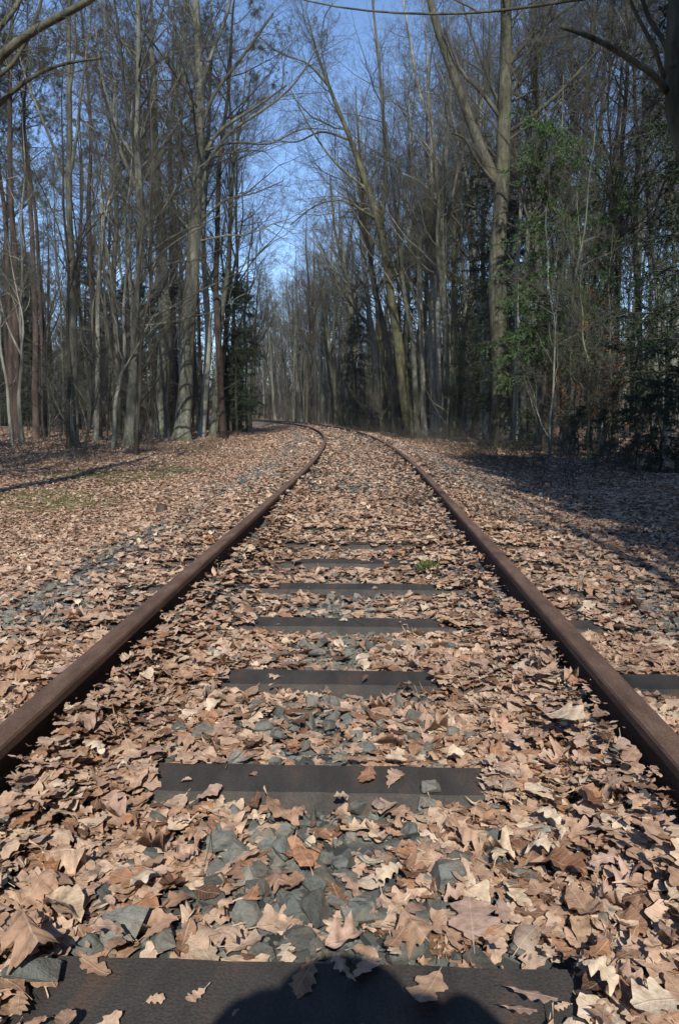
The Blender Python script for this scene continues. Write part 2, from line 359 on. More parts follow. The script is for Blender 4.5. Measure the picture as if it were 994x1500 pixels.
# ------------------------------------------------------------------ leaves
def leaf_outline(kind, rows, rng):
    t = np.linspace(0, 1, rows)
    if kind == 0:    # lobed oak
        env = np.sin(np.pi * np.clip(t * .93 + .03, 0, 1)) ** .7 * (0.55 + .55 * t)
        n = rng.choice([3.5, 4.0, 4.5]); ph = rng.uniform(0, .5)
        am = rng.uniform(.14, .27); lobe = lambda q: 1 - am + am * np.tanh(1.4 * np.cos(2 * np.pi * q)) / np.tanh(1.4)
        wl = env * lobe(n * t + ph); wr = env * lobe(n * t + ph + .12)
        hw = rng.uniform(.27, .36)
    elif kind == 1:  # oval beech
        env = np.sin(np.pi * t) ** .75 * (1.12 - .3 * t); wl = env; wr = env; hw = .29
    else:            # broad maple-like / sessile oak
        env = np.sin(np.pi * np.clip(t * .95 + .02, 0, 1)) ** .6; n = 2.5
        wl = env * (.76 + .26 * np.cos(2 * np.pi * (n * t + .1)) + .05 * np.cos(40 * t)); wr = env * (.76 + .26 * np.cos(2 * np.pi * (n * t + .2)) + .05 * np.cos(43 * t + 1)); hw = .42
    wl = np.maximum(wl, .02) * hw * rng.uniform(.85, 1.15); wr = np.maximum(wr, .02) * hw * rng.uniform(.85, 1.15)
    x = t - .5; sh = .06
    if rows > 10: x[0] = -.70; wl[0] = wr[0] = .006; wl[1] = wr[1] = .011; jag = rng.normal(0, .012, (2, rows)); jag[:, :2] = 0; wl = np.maximum(wl + jag[0], .006); wr = np.maximum(wr + jag[1], .006)
    P = np.stack([np.stack([x + sh * wl / hw, wl], -1), np.stack([x, 0 * x], -1), np.stack([x + sh * wr / hw, -wr], -1)], 1)
    return P.reshape(-1, 2)
def leaf_faces(rows):
    b = (np.arange(rows - 1) * 3)[:, None]; j = np.arange(2)[None, :]
    return np.stack([b + j, b + 3 + j, b + 4 + j, b + 1 + j], -1).reshape(-1, 4)[:, ::-1]
def leaf_verts(xy, rng, curl=1.0):
    """xy (M,n,2) unit leaves -> (M,n,3) curled"""
    m = len(xy); x = xy[..., 0]; y = xy[..., 1]
    if m > 1: curl = curl * np.where(rng.rand(m, 1) < .12, 1.9, .75)
    ky = rng.normal(0, 1.7, (m, 1)) * curl; ky = np.where(np.abs(ky) < .05, .05, ky); kx = rng.normal(0, 1.0, (m, 1)) * curl; kx = np.where(np.abs(kx) < .05, .05, kx)
    z = (1 - np.cos(ky * y)) / ky; yy = np.sin(ky * y) / ky
    z = z + (1 - np.cos(kx * x)) / kx; xx = np.sin(kx * x) / kx
    fold = rng.normal(0, .3, (m, 1)) * curl; z = z + fold * np.abs(y)
    ph = rng.uniform(0, 6.28, (m, 4)); z = z + .026 * curl * (np.sin(x * 13 + ph[:, :1]) * np.sign(y) + np.sin(y * 17 + x * 9 + ph[:, 1:2]) + .7 * np.sin(x * 29 + ph[:, 2:3]) * np.sign(y))
    tw = rng.normal(0, .5, (m, 1)) * curl; z = z + tw * x * y
    return np.stack([xx, yy, z], -1)
def rot_place(V, size, yaw, tx, ty, pos):
    V = V * size[:, None, None]
    c, s = np.cos(tx)[:, None], np.sin(tx)[:, None]; x, y, z = V[..., 0], V[..., 1], V[..., 2]
    y, z = y * c - z * s, y * s + z * c
    c, s = np.cos(ty)[:, None], np.sin(ty)[:, None]; x, z = x * c + z * s, -x * s + z * c
    c, s = np.cos(yaw)[:, None], np.sin(yaw)[:, None]; x, y = x * c - y * s, x * s + y * c
    return np.stack([x, y, z], -1) + pos[:, None, :]

TA = np.array(TOPS)
def sleeper_mask(x, y):
    """(on sleeper, bare part of sleeper)"""
    i = np.abs(y[:, None] - TA[None, :]).argmin(1); d = np.abs(y - TA[i]); u = lat(x, y)
    on = (d < .10) & (np.abs(u) < 1.25)
    lim_l = np.array([-.44, -.46, -.41, -.39, -.39, -.39, -.14, 0, 0, 0, 0, 0])[i]; lim_r = np.array([.42, .38, .31, .38, .42, .35, .06, 0, 0, 0, 0, 0])[i]
    bare = (d < np.array([.09, .1, .1, .1, .1, .09, .08, .08, .08, .08, .08, .08])[i]) & (u > lim_l) & (u < lim_r)
    bare |= on & (u > .86) & ((i == 2) | (i == 3)) & (u < np.where(i == 2, 1.3, 1.05))
    return on, bare, i
def scatter(n, x0, x1, y0, y1, dens, rng, curve=False):
    x = rng.uniform(x0, x1, n); y = rng.uniform(y0, y1, n)
    if curve: x = x + xc(y)
    k = rng.rand(n) < dens(x, y); return x[k], y[k]
def blotch(x, y, s, seed):
    r = RS(seed); v = 0
    for _ in range(6):
        a = r.uniform(0, 6.28); f = s * r.uniform(.6, 1.6); v = v + np.sin((x * math.cos(a) + y * math.sin(a)) * f + r.uniform(0, 6.28))
    return v / 3.5
def leaf_density(x, y):
    u = lat(x, y); a = np.abs(u)
    d = np.ones_like(x)
    near = 1 - sstep(3.0, 5.0, y)
    d *= 1 - near * .86 * np.exp(-((u + .05) / np.where(y < 2.6, .30, .27)) ** 2)                               # stones show along the middle
    strip = np.exp(-((u + 1.62) / .22) ** 2) + np.exp(-((u - 1.55) / .22) ** 2)
    d *= 1 - .82 * np.clip(strip, 0, 1) * (.65 + .45 * np.clip(blotch(x, y, 1.2, 3), -1, 1))
    d *= np.clip(.85 + .3 * blotch(x, y, 2.2, 5), .3, 1)
    on, bare, _ = sleeper_mask(x, y)
    for p in MOSS: d = d * (1 - .6 * np.exp(-((x - p[0]) / .5) ** 2 - ((y - p[1]) / .8) ** 2))
    d = np.where(bare, .012, d)
    d = np.where(np.abs(a - .753) < .04, 0, d); d = d * (1 + .8 * np.exp(-((a - .69) / .05) ** 2) + .6 * np.exp(-((a - .83) / .05) ** 2))
    return d
def leaf_z(x, y, rng):
    on, bare, _ = sleeper_mask(x, y); g = gz(x, y); a = np.abs(lat(x, y))
    g = np.where(on, np.maximum(g, .002), g)
    heap = (.062 * np.exp(-((a - .70) / .11) ** 2) + .05 * np.exp(-((a - .82) / .10) ** 2)) * rng.uniform(.4, 1.0, len(x))
    return np.where(bare, g + rng.uniform(.004, .012, len(x)), g + heap + rng.uniform(.004, .033, len(x)))
VB, FB, UB, off = [], [], [], 0
rng = RS(11)
zones = [  # n tries, box, rows, size range, curved
    (27000, (-1.9, 1.9, .75, 3.2), 21, (.03, .1)), (16000, (-1.9, 1.9, .75, 4.5), 3, (.008, .028)),
    (62000, (-5.5, 5.5, 3.2, 9.0), 11, (.04, .098)),
    (105000, (-11, 10, 9.0, 22.0), 5, (.05, .1)),
    (90000, (-16, 12, 22.0, 62.0), 4, (.08, .15)),
    (7000, (-4.5, -1.9, 1.0, 3.2), 7, (.06, .11)), (7000, (1.9, 4.5, 1.0, 3.2), 7, (.06, .11)), (4000, (-3.5, 3.5, -2.5, .75), 5, (.06, .11)),
]
for n, (x0, x1, y0, y1), rows, (s0, s1) in zones:
    x, y = scatter(n, x0, x1, y0, y1, leaf_density, rng, curve=y0 > 8)
    m = len(x); protos = np.array([leaf_outline(k, rows, RS(100 + q)) for q, k in enumerate([0, 0, 0, 0, 0, 0, 0, 0, 0, 2, 2, 2, 2, 2, 1, 1, 1, 0])])
    pick = rng.randint(0, len(protos), m); xy = protos[pick]
    V = leaf_verts(xy, rng, .85)
    pos = np.stack([x, y, leaf_z(x, y, rng)], -1)
    tilt = .15 if y0 < 9 else .17
    V = rot_place(V, rng.uniform(s0, s1, m), rng.uniform(0, 6.28, m), rng.normal(0, tilt, m), rng.normal(0, tilt, m), pos)
    # nothing may sink below the ground it lies on
    g = gz(V[..., 0].ravel(), V[..., 1].ravel()).reshape(V.shape[:2]); low = (V[..., 2] - g).min(1); V[..., 2] += np.clip(.002 - low, 0, None)[:, None]
    # keep clear of the rails
    ul = np.abs(np.abs(lat(V[..., 0].ravel(), V[..., 1].ravel()).reshape(V.shape[:2])) - .753); bad = ((ul < .036) & (V[..., 2] > .03)).any(1); V = V[~bad]; xy = xy[~bad]; m = len(V)
    nv = rows * 3
    FB.append((leaf_faces(rows)[None] + (np.arange(m) * nv)[:, None, None] + off).reshape(-1, 4)); VB.append(V.reshape(-1, 3)); UB.append(xy.reshape(-1, 2)); off += m * nv
me = np_mesh('leaf_litter', np.concatenate(VB), [np.concatenate(FB)], True, uv=np.concatenate(UB))
tag(link('leaf_litter', me, M['litter']), 'carpet of dry brown oak and beech leaves covering track bed and clearing', 'leaf litter', kind='stuff')
print('leaf verts', off)

# individual foreground leaves
leaf_meshes = {}
lr = RS(21)
SHAPE = [('lobed oak', 0), ('oval beech', 1), ('broad lobed', 2)]
for cname in LEAFKIND:
    for sname, k in SHAPE:
        for form, cu in (('flat', .35), ('curled', 1.1), ('crumpled', 1.9)):
            xy = leaf_outline(k, 23, lr)[None]; V = leaf_verts(xy, lr, cu)[0]
            V[:, 2] -= V[:, 2].min()
            me = np_mesh('fallen_leaf', V, [leaf_faces(23)], True, uv=xy[0]); me.materials.append(M['leaf ' + cname])
            leaf_meshes[(cname, sname, form)] = me
def zone_name(x, y):
    u = float(lat(x, y)); i = int(np.abs(TA - y).argmin())
    on = abs(y - TA[i]) < .10
    side = 'left' if u < -.25 else ('right' if u > .25 else 'middle')
    if abs(u) > .753: return 'outside the %s rail' % ('left' if u < 0 else 'right')
    if on: return 'on the %s of the %s sleeper' % (side, ORD[i])
    if abs(u) > .56: return 'against the inside of the %s rail' % ('left' if u < 0 else 'right')
    j = i if y > TA[i] else i - 1
    if j < 0: return 'before the nearest sleeper'
    return '%s between %s and %s sleepers' % ('at ' + side, ORD[j], ORD[j + 1])
placed = []; cand = []
def put_leaf(x, y, size, cname, sname, form, z=None, label=None, tilt=None, yaw=None):
    if z is None: z = float(leaf_z(np.array([x]), np.array([y]), lr)[0]) + .012
    o = bpy.data.objects.new('fallen_leaf', leaf_meshes[(cname, sname, form)]); COL.objects.link(o)
    o.location = (x, y, z); o.scale = (size,) * 3
    tl = tilt or (lr.normal(0, .18), lr.normal(0, .18)); o.rotation_euler = (tl[0], tl[1], lr.uniform(0, 6.28) if yaw is None else yaw)
    tag(o, label, 'fallen leaf', 'larger fallen leaves in the foreground'); return o
# leaves the photograph singles out
HERO_LEAF = [((500, 1167), .036, 'pale cream', 'broad lobed', 'flat', 'small creamy white lobed leaf at the near edge of the second sleeper'),
    ((215, 1305), .085, 'pale cream', 'broad lobed', 'curled', 'creamy lobed leaf lying left of the grey stones before the nearest sleeper'),
    ((92, 1345), .11, 'pale cream', 'oval beech', 'curled', 'large yellowish cream leaf beside a square dark stone at left'),
    ((375, 1218), .05, 'pale cream', 'oval beech', 'flat', 'small pale oval leaf among grey stones just before the second sleeper'),
    ((362, 1255), .065, 'tan', 'lobed oak', 'flat', 'tan oak leaf standing on the stones left of the middle'),
    ((445, 1260), .075, 'orange brown', 'oval beech', 'curled', 'bright orange curled leaf on the grey stones in the middle'),
    ((300, 1395), .1, 'pale cream', 'lobed oak', 'flat', 'long pale leaf touching the far edge of the nearest sleeper at left'),
    ((40, 1410), .11, 'tan', 'broad lobed', 'curled', 'largest tan leaf, at the lower left corner beside the nearest sleeper'),
    ((690, 1350), .12, 'pinkish beige', 'broad lobed', 'flat', 'big pinkish lobed leaf right of the dark standing stone'),
    ((820, 1390), .08, 'orange brown', 'lobed oak', 'curled', 'orange brown curled leaf above the right end of the nearest sleeper'),
    ((780, 1460), .075, 'pinkish beige', 'lobed oak', 'flat', 'beige oak leaf lying on the right end of the nearest sleeper'),
    ((760, 1480), .05, 'pinkish beige', 'lobed oak', 'flat', 'small beige leaf lowest on the nearest sleeper right end'),
    ((870, 1440), .075, 'pale cream', 'lobed oak', 'crumpled', 'pale crumpled oak leaf right of the nearest sleeper end'),
    ((960, 1470), .08, 'pale cream', 'broad lobed', 'flat', 'wide pale leaf in the lower right corner'),
    ((820, 1280), .1, 'dark brown', 'broad lobed', 'crumpled', 'dark brown crumpled leaf standing up at right of the track middle'),
    ((855, 1330), .11, 'tan', 'oval beech', 'crumpled', 'long rolled tan leaf standing beside the dark crumpled one'),
    ((735, 980), .07, 'pale cream', 'broad lobed', 'flat', 'pale greenish cream leaf near the right rail at the third sleeper'),
    ((830, 1050), .1, 'pale cream', 'broad lobed', 'flat', 'big pale lobed leaf close beside the right rail'),
    ((504, 910), .05, 'pale cream', 'lobed oak', 'curled', 'pale leaf standing on the front edge of the fourth sleeper'),
    ((704, 822), .06, 'orange brown', 'oval beech', 'crumpled', 'bright orange leaf leaning on the inside of the right rail'),
    ((975, 890), .09, 'pale cream', 'lobed oak', 'crumpled', 'sunlit pale leaf on the shaded ballast at the right edge')]
for (p, size, c_, s_, f_, lab) in HERO_LEAF:
    g = ground_hit(*p); z0 = float(leaf_z(np.array([g[0]]), np.array([g[1]]), lr)[0]) + .02
    d = ray(*p); t = (z0 - CAM[2]) / d[2]; q = CAM + d * t
    put_leaf(q[0], q[1], size, c_, s_, f_, z0, lab)
    placed.append((q[0], q[1]))
tries = 0; todo = []
while len(todo) < 265 and tries < 20000:
    tries += 1
    y = 1.0 + 1.75 * lr.rand() ** 1.25; x = lr.uniform(-.62 * y - .2, .52 * y + .2)
    px, py, _ = project((x, y, 0))
    if not (-10 < px < 1004 and py < 1490): continue
    if lr.rand() > float(leaf_density(np.array([x]), np.array([y]))[0]) * 1.05: continue
    if abs(abs(x) - .753) < .1: continue
    if any((x - a) ** 2 + (y - b) ** 2 < .055 ** 2 for a, b in placed): continue
    placed.append((x, y))
    cn = lr.choice(list(LEAFKIND), p=[.11, .11, .27, .28, .13, .10]); sn = SHAPE[lr.choice(3, p=[.6, .18, .22])][0]; fm = lr.choice(['flat', 'curled', 'crumpled'], p=[.35, .45, .2])
    size = .045 + .05 * lr.rand() ** 1.6; szn = 'small ' if size < .057 else ('large ' if size > .078 else '')
    todo.append((x, y, size, cn, sn, fm, '%s%s %s %s leaf %s' % (szn, fm, cn, sn, zone_name(x, y))))
from collections import defaultdict
same = defaultdict(list)
for k, t_ in enumerate(todo): same[t_[6]].append(k)
lab = {}
for l, ks in same.items():
    ks.sort(key=lambda k: todo[k][1])
    for r, k in enumerate(ks):
        if len(ks) == 1: lab[k] = l
        elif len(ks) == 2: lab[k] = ('nearer ' if r == 0 else 'farther ') + l
        elif len(ks) == 3: lab[k] = ('nearest ', 'middle ', 'farthest ')[r] + l
        else: lab[k] = l
for k, t_ in enumerate(todo): put_leaf(*t_[:6], label=lab[k])

# ------------------------------------------------------------------ ballast stones
def hull(rng):
    bm = bmesh.new()
    n = rng.randint(9, 14); sc3 = np.array([1, rng.uniform(.6, .95), rng.uniform(.45, .75)])
    for _ in range(n):
        v = rng.normal(size=3); v /= np.linalg.norm(v); v = np.sign(v) * np.abs(v) ** .8
        bm.verts.new(Vector((v * sc3 * .5 * rng.uniform(.85, 1.1)).tolist()))
    r = bmesh.ops.convex_hull(bm, input=bm.verts)
    bmesh.ops.delete(bm, geom=[g for g in set(r['geom_interior'] + r['geom_unused']) if isinstance(g, bmesh.types.BMVert) and g.is_valid], context='VERTS')
    bmesh.ops.dissolve_limit(bm, angle_limit=.2, verts=bm.verts, edges=bm.edges)
    bmesh.ops.triangulate(bm, faces=bm.faces)
    bm.verts.ensure_lookup_table(); bm.verts.index_update()
    V = np.array([v.co[:] for v in bm.verts]); Fh = np.array([[v.index for v in f.verts] for f in bm.faces])
    return V, Fh, bm
srng = RS(31); hulls = []
for q in range(14):
    V, Fh, bm = hull(srng); hulls.append((V, Fh)); bm.free()
def stone_density(x, y):
    u = lat(x, y); a = np.abs(u); d = 0.14 + .86 * np.exp(-(u / .3) ** 2)
    d = np.where((a > 1.25) & (a < 2.1), 1.0, d); d = np.where(a > 2.1, .25 * (a < 2.7), d)
    on, _, _ = sleeper_mask(x, y); d = np.where(on, 0, d)
    return np.where(np.abs(a - .753) < .10, 0, d)
mbV, mbF, off = [], [], 0
for n, (x0, x1, y0, y1), (s0, s1) in [(7000, (-2.6, 2.6, .7, 4), (.03, .08)), (16000, (-1.3, 1.3, .7, 3.6), (.01, .028)), (7500, (-2.8, 2.8, 4, 13), (.04, .075)), (9000, (-2.7, 2.7, 13, 40), (.05, .085))]:
    x, y = scatter(n, x0, x1, y0, y1, stone_density, srng, curve=True)
    z = gz(x, y) + srng.uniform(-.008, .016, len(x)); s = srng.uniform(s0, s1, len(x)); kk = srng.randint(0, 14, len(x))
    for q in range(14):
        m = kk == q; V, Fh = hulls[q]; c = int(m.sum())
        VV = rot_place(np.repeat(V[None], c, 0), s[m], srng.uniform(0, 6.28, c), srng.normal(0, .4, c), srng.normal(0, .4, c), np.stack([x[m], y[m], z[m]], -1))
        mbV.append(VV.reshape(-1, 3)); mbF.append((Fh[None] + (np.arange(c) * len(V))[:, None, None] + off).reshape(-1, 3)); off += c * len(V)
me = np_mesh('ballast_gravel', np.concatenate(mbV), [np.concatenate(mbF)], False)
tag(link('ballast_gravel', me, M['stones']), 'blue grey crushed stone ballast showing through the leaves', 'ballast', kind='stuff')
# individual stones
stone_me = []
for q in range(14):
    V, Fh = hulls[q]; bm = bmesh.new(); vs = [bm.verts.new(Vector(v.tolist())) for v in V]
    for f in Fh: bm.faces.new([vs[i] for i in f])
    bmesh.ops.recalc_face_normals(bm, faces=bm.faces)
    bmesh.ops.dissolve_limit(bm, angle_limit=.25, verts=bm.verts, edges=bm.edges)
    bmesh.ops.bevel(bm, geom=list(bm.edges), offset=.014, segments=2, affect='EDGES', clamp_overlap=True)
    me = bpy.data.meshes.new('ballast_stone'); bm.to_mesh(me); bm.free(); me.materials.append(M['stone']); stone_me.append(me)
STONES = [((178, 1388), .095, 'largest grey green stone touching the far edge of the nearest sleeper at left'), ((150, 1332), .06, 'square dark stone right of a yellowish cream leaf'),
    ((243, 1393), .06, 'dark rounded stone just right of the largest grey stone'), ((235, 1265), .065, 'flat grey stone tilted towards the left, above the creamy leaf'),
    ((465, 1312), .055, 'square slate grey stone in the middle of the nearest gap'), ((652, 1308), .075, 'dark split stone standing on edge right of the middle'),
    ((622, 1393), .045, 'small dark stone resting against the far edge of the nearest sleeper'), ((48, 1480), .085, 'bluish stone lying on the left end of the nearest sleeper'),
    ((420, 1235), .05, 'pale grey stone behind the orange leaf'), ((400, 1260), .06, 'greenish stone left of the bright orange leaf'), ((315, 1310), .06, 'light grey faceted stone right of the creamy lobed leaf'),
    ((505, 1280), .055, 'whitish grey flat stone below the pale stick'), ((440, 1395), .065, 'flat greenish stone at the far edge of nearest sleeper, middle'), ((460, 1360), .075, 'broad pale green stone just above the flat greenish one'),
    ((345, 1205), .05, 'grey stone just before the second sleeper, left of middle'), ((320, 1255), .07, 'long dark stone pointing away, left of the tan oak leaf'), ((165, 1150), .075, 'tall upright greenish stone at the left end of the second sleeper'),
    ((108, 1170), .045, 'small dark stone left of the upright greenish one'), ((60, 1107), .05, 'dark stone tucked against the left rail'), ((525, 1195), .05, 'dark stone right below the small creamy leaf'),
    ((628, 1183), .05, 'dark grey stone just before the second sleeper at right'), ((720, 1255), .05, 'greenish stone among brown leaves right of the middle'), ((530, 1365), .06, 'grey stone left of the pale beige leaf near the sleeper'),
    ((385, 1080), .06, 'grey stone behind the second sleeper, left of middle'), ((430, 1075), .05, 'bluish stone behind the second sleeper in the middle'), ((300, 1090), .07, 'flat brownish stone behind the second sleeper at left'), ((265, 1080), .055, 'greenish stone left of the flat brownish one'),
    ((10, 985), .09, 'pale flat stone outside the left rail at the picture edge'), ((20, 905), .05, 'dark grey stone outside the left rail, farther off'), ((520, 965), .05, 'pale grey stone behind the third sleeper')]
def put_stone(x, y, s, label):
    o = bpy.data.objects.new('ballast_stone', stone_me[srng.randint(14)]); COL.objects.link(o)
    z = float(gz(x, y)); on = sleeper_mask(np.array([x]), np.array([y]))[0][0]
    o.location = (x, y, (0.0 if on else z) + s * (.28 if on else .42)); o.scale = (s * 1.25,) * 3; o.rotation_euler = (srng.normal(0, .25), srng.normal(0, .25), srng.uniform(0, 6.28))
    tag(o, label, 'stone', 'larger ballast stones in the foreground')
for p, s, l in STONES:
    g = ground_hit(*p); put_stone(g[0], g[1], s, l)
sp = []; cnt = defaultdict(int); extra = []
while len(extra) < 110:
    y = srng.uniform(1.2, 3.4); u = srng.normal(0, .24)
    if sleeper_mask(np.array([u]), np.array([y]))[0][0] or any((u - a) ** 2 + (y - b) ** 2 < .05 ** 2 for a, b in sp): continue
    sp.append((u, y)); s = srng.uniform(.035, .065)
    extra.append((u, y, s, '%s angular grey stone %s' % ('small' if s < .045 else 'mid sized' if s < .056 else 'bigger', zone_name(u, y))))
for e in extra: put_stone(*e)

# ------------------------------------------------------------------ trees
ez = np.array([0, 0, 1.0])
def grow(P, Rr, counts, t0, t1, lenf, ang, K, upw, wig, rng, rfac=.55, ratio=.012, Lref=None, taper=.85, lo=.55, hi=1.25):
    Nn = len(P); Kp = P.shape[1]
    idx = np.repeat(np.arange(Nn), counts); n = len(idx)
    t = rng.uniform(t0, t1, n); f = t * (Kp - 1); i = np.minimum(f.astype(int), Kp - 2); w = (f - i)[:, None]
    pos = P[idx, i] * (1 - w) + P[idx, i + 1] * w
    tan = P[idx, i + 1] - P[idx, i]; tan /= np.linalg.norm(tan, axis=1, keepdims=True) + 1e-9
    pr = Rr[idx, i] * (1 - w[:, 0]) + Rr[idx, i + 1] * w[:, 0]
    r = rng.normal(size=(n, 3)); pe = np.cross(tan, r); pe /= np.linalg.norm(pe, axis=1, keepdims=True) + 1e-9
    a = rng.normal(ang, .2, n)[:, None]
    d = np.cos(a) * tan + np.sin(a) * pe
    Lp = np.linalg.norm(np.diff(P, axis=1), axis=2).sum(1)[idx] if Lref is None else np.full(n, Lref)
    L = Lp * lenf * (1 - .38 * (t - t0) / max(1e-6, t1 - t0)) * rng.uniform(lo, hi, n)
    r0 = np.minimum(pr * rfac, np.maximum(L * ratio, .0028))
    out = np.zeros((n, K, 3)); out[:, 0] = pos; cur = pos.copy(); st = (L / (K - 1))[:, None]
    for k in range(1, K):
        d = d + ez * upw / (K - 1) + rng.normal(0, wig, (n, 3)); d /= np.linalg.norm(d, axis=1, keepdims=True)
        cur = cur + d * st; out[:, k] = cur
    rad = r0[:, None] * (1 - taper * np.linspace(0, 1, K)[None, :])
    return out, np.maximum(rad, .0019)
def spline(pts, n):
    p = np.asarray(pts, float); d = np.concatenate([[0], np.cumsum(np.linalg.norm(np.diff(p, axis=0), axis=1))]); s = np.linspace(0, d[-1], n)
    q = np.stack([np.interp(s, d, p[:, k]) for k in range(p.shape[1])], -1)
    for _ in range(2): q[1:-1] = .25 * q[:-2] + .5 * q[1:-1] + .25 * q[2:]
    return q
def trunk_radius(P, r0, H, flare=.7, topf=.08):
    z = P[:, 2] - P[0, 2]; s = np.clip(z / H, 0, 1)
    return r0 * ((1 - s) ** .75 * (1 - topf) + topf) * (1 + flare * np.exp(-np.maximum(z, 0) / .28)) / 1.0
def crown(mb, bb, axisP, axisR, H, rng, t0=.35, n1=24, n2=8, n3=7, n4=5, limbs=(), ang=.8, l1=.27, upw=.5, t1=1.0, thin=1.0):
    A = axisP[None]; AR = axisR[None]
    L0, R0 = grow(A, AR, [3], t0, .72, .40, .42, 12, .25, .07, rng, .68, .03, Lref=H, lo=.8, hi=1.1)
    if len(limbs) < 6 and len(limbs) != 4: bb.tube(L0, R0, 7)
    else: L0, R0 = L0[:0], R0[:0]
    L1, R1 = grow(A, AR, [n1], t0, t1, l1, ang, 9, upw, .15, rng, .45, .0085, Lref=H)
    if len(L0):
        L1b, R1b = grow(L0, R0, [7] * len(L0), .25, 1, .5, .7, 9, .3, .14, rng, .5, .0085)
        L1 = np.concatenate([L1, L1b]); R1 = np.concatenate([R1, R1b])
    bb.tube(L1, R1, 6)
    if limbs:
        lp = np.stack([spline(l, 9) for l, _ in limbs]); lrad = np.stack([np.interp(np.linspace(0, 1, 9), np.linspace(0, 1, len(r)), r) for _, r in limbs])
        L1 = np.concatenate([L1, lp]); R1 = np.concatenate([R1, lrad])
    L2, R2 = grow(L1, R1, [n2] * len(L1), .15, 1, .5, .8, 6, .2, .15, rng, .6, .0065); mb.tube(L2, R2, 4)
    L3, R3 = grow(L2, R2, [n3] * len(L2), .1, 1, .48, .7, 5, .25, .14, rng, .65, .0055); mb.tube(L3, R3, 3)
    L4, R4 = grow(L3, R3, [n4] * len(L3), .1, 1, .55, .65, 3, .15, .15, rng, .7, .005); mb.tube(L4, R4 * thin, 3)
    return L3, L4
def trunk_mesh(P, Rr, rng, S=14):
    mb = MB(); 
    P = P.copy(); mb.tube(P, Rr, S)
    V = mb.V[0].reshape(len(P), S, 3)
    # root flare lobes and lumps
    a = np.arange(S) * 2 * math.pi / S; k = rng.randint(4, 7); ph = rng.uniform(0, 6.28)
    z = P[:, 2] - P[0, 2]; am = .28 * np.exp(-np.maximum(z, 0) / .35)[:, None] * np.cos(k * a + ph)[None, :] + .05 * rng.normal(size=(len(P), 1)) * 0 + .05 * np.sin(2 * a[None, :] + z[:, None] * .8 + ph) + .03 * rng.normal(size=(len(P), S))
    V += (V - P[:, None, :]) * am[..., None]
    mb.V[0] = V.reshape(-1, 3); return mb
def axis_extend(pts, H, rng, n=26):
    p = [np.asarray(q, float) for q in pts]; d = p[-1] - p[-2] if len(p) > 1 else ez.copy(); d /= np.linalg.norm(d)
    while p[-1][2] - p[0][2] < H:
        d = d * .75 + ez * .3 + rng.normal(0, .05, 3); d /= np.linalg.norm(d); p.append(p[-1] + d * min(1.5, max(.3, H - (p[-1][2] - p[0][2]) + .05)))
    q = spline(p, n); w = np.zeros_like(q); ph = rng.uniform(0, 6.28, 4); s = np.linspace(0, 1, n)
    w[:, 0] = .06 * np.sin(s * 9 + ph[0]) + .03 * np.sin(s * 23 + ph[1]); w[:, 1] = .06 * np.sin(s * 8 + ph[2]) + .03 * np.sin(s * 21 + ph[3]); w *= np.minimum(1, s * 6)[:, None]
    q = q + w
    # denser rings at the foot
    zf = q[0] + (q[1] - q[0]) * np.array([0, .12, .3, .6])[:, None]
    return np.concatenate([zf, q[1:]])
GROUP_L, GROUP_R = 'trees of the wood left of the track', 'trees of the wood right of the track'
def hero(name, label, group, pts, w, bk, seed, H=19,  base=None, limbs=(), t0=.35, n1=22, tw='twig', cat='tree', l1=.27, ang=.95, dy=.0, n2=9, n3=8, n4=5, flare=.7):
    """pts: picture points up the trunk (foot first), w: trunk width in photo pixels, read off at the tree's own distance"""
    rng = RS(seed)
    if group == GROUP_L and n3 == 8: n2, n3, n4 = 8, 7, 4
    b = ground_hit(*pts[0]) if base is None else np.array([base[0], base[1], float(gz(*base))])
    ppm = px_per_m(b + ez); r0 = w / ppm / 2
    w3 = [b - ez * .08] + [on_y(p[0], p[1], b[1] + dy * (k + 1)) for k, p in enumerate(pts[1:])]
    ax = axis_extend(w3, H, rng); rad = trunk_radius(ax, r0, H, flare)
    org = b.copy(); t = empty(name, org, 0, label, cat, group)
    trunk_mesh(ax - org, rad, rng).build('trunk', M[bk], t)
    ls = []
    for (lp, lw) in limbs:
        q = np.array([on_y(p[0], p[1], b[1] + rng.uniform(-.1, .1) + dd) for p, dd in zip(lp, np.linspace(0, rng.uniform(-1.2, 1.2), len(lp)))]); rr = np.array([lw[0], lw[-1]]) / ppm / 2 * (1.0 if lw[0] > 15.5 else .72)
        qq = spline(q, 14) - org; r = np.linspace(rr[0], rr[1], 14); m2 = MB(); m2.tube(qq, r, 9, cap=True); m2.build('limb', M[bk], t)
        ls.append((qq[2:], r[2:]))
    mb = MB(); bb = MB(); crown(mb, bb, ax - org, rad, H, rng, t0, n1, n2, n3, n4, ls, ang, l1)
    build2('crown', bb, M[bk], mb, M[tw], t)
    return t
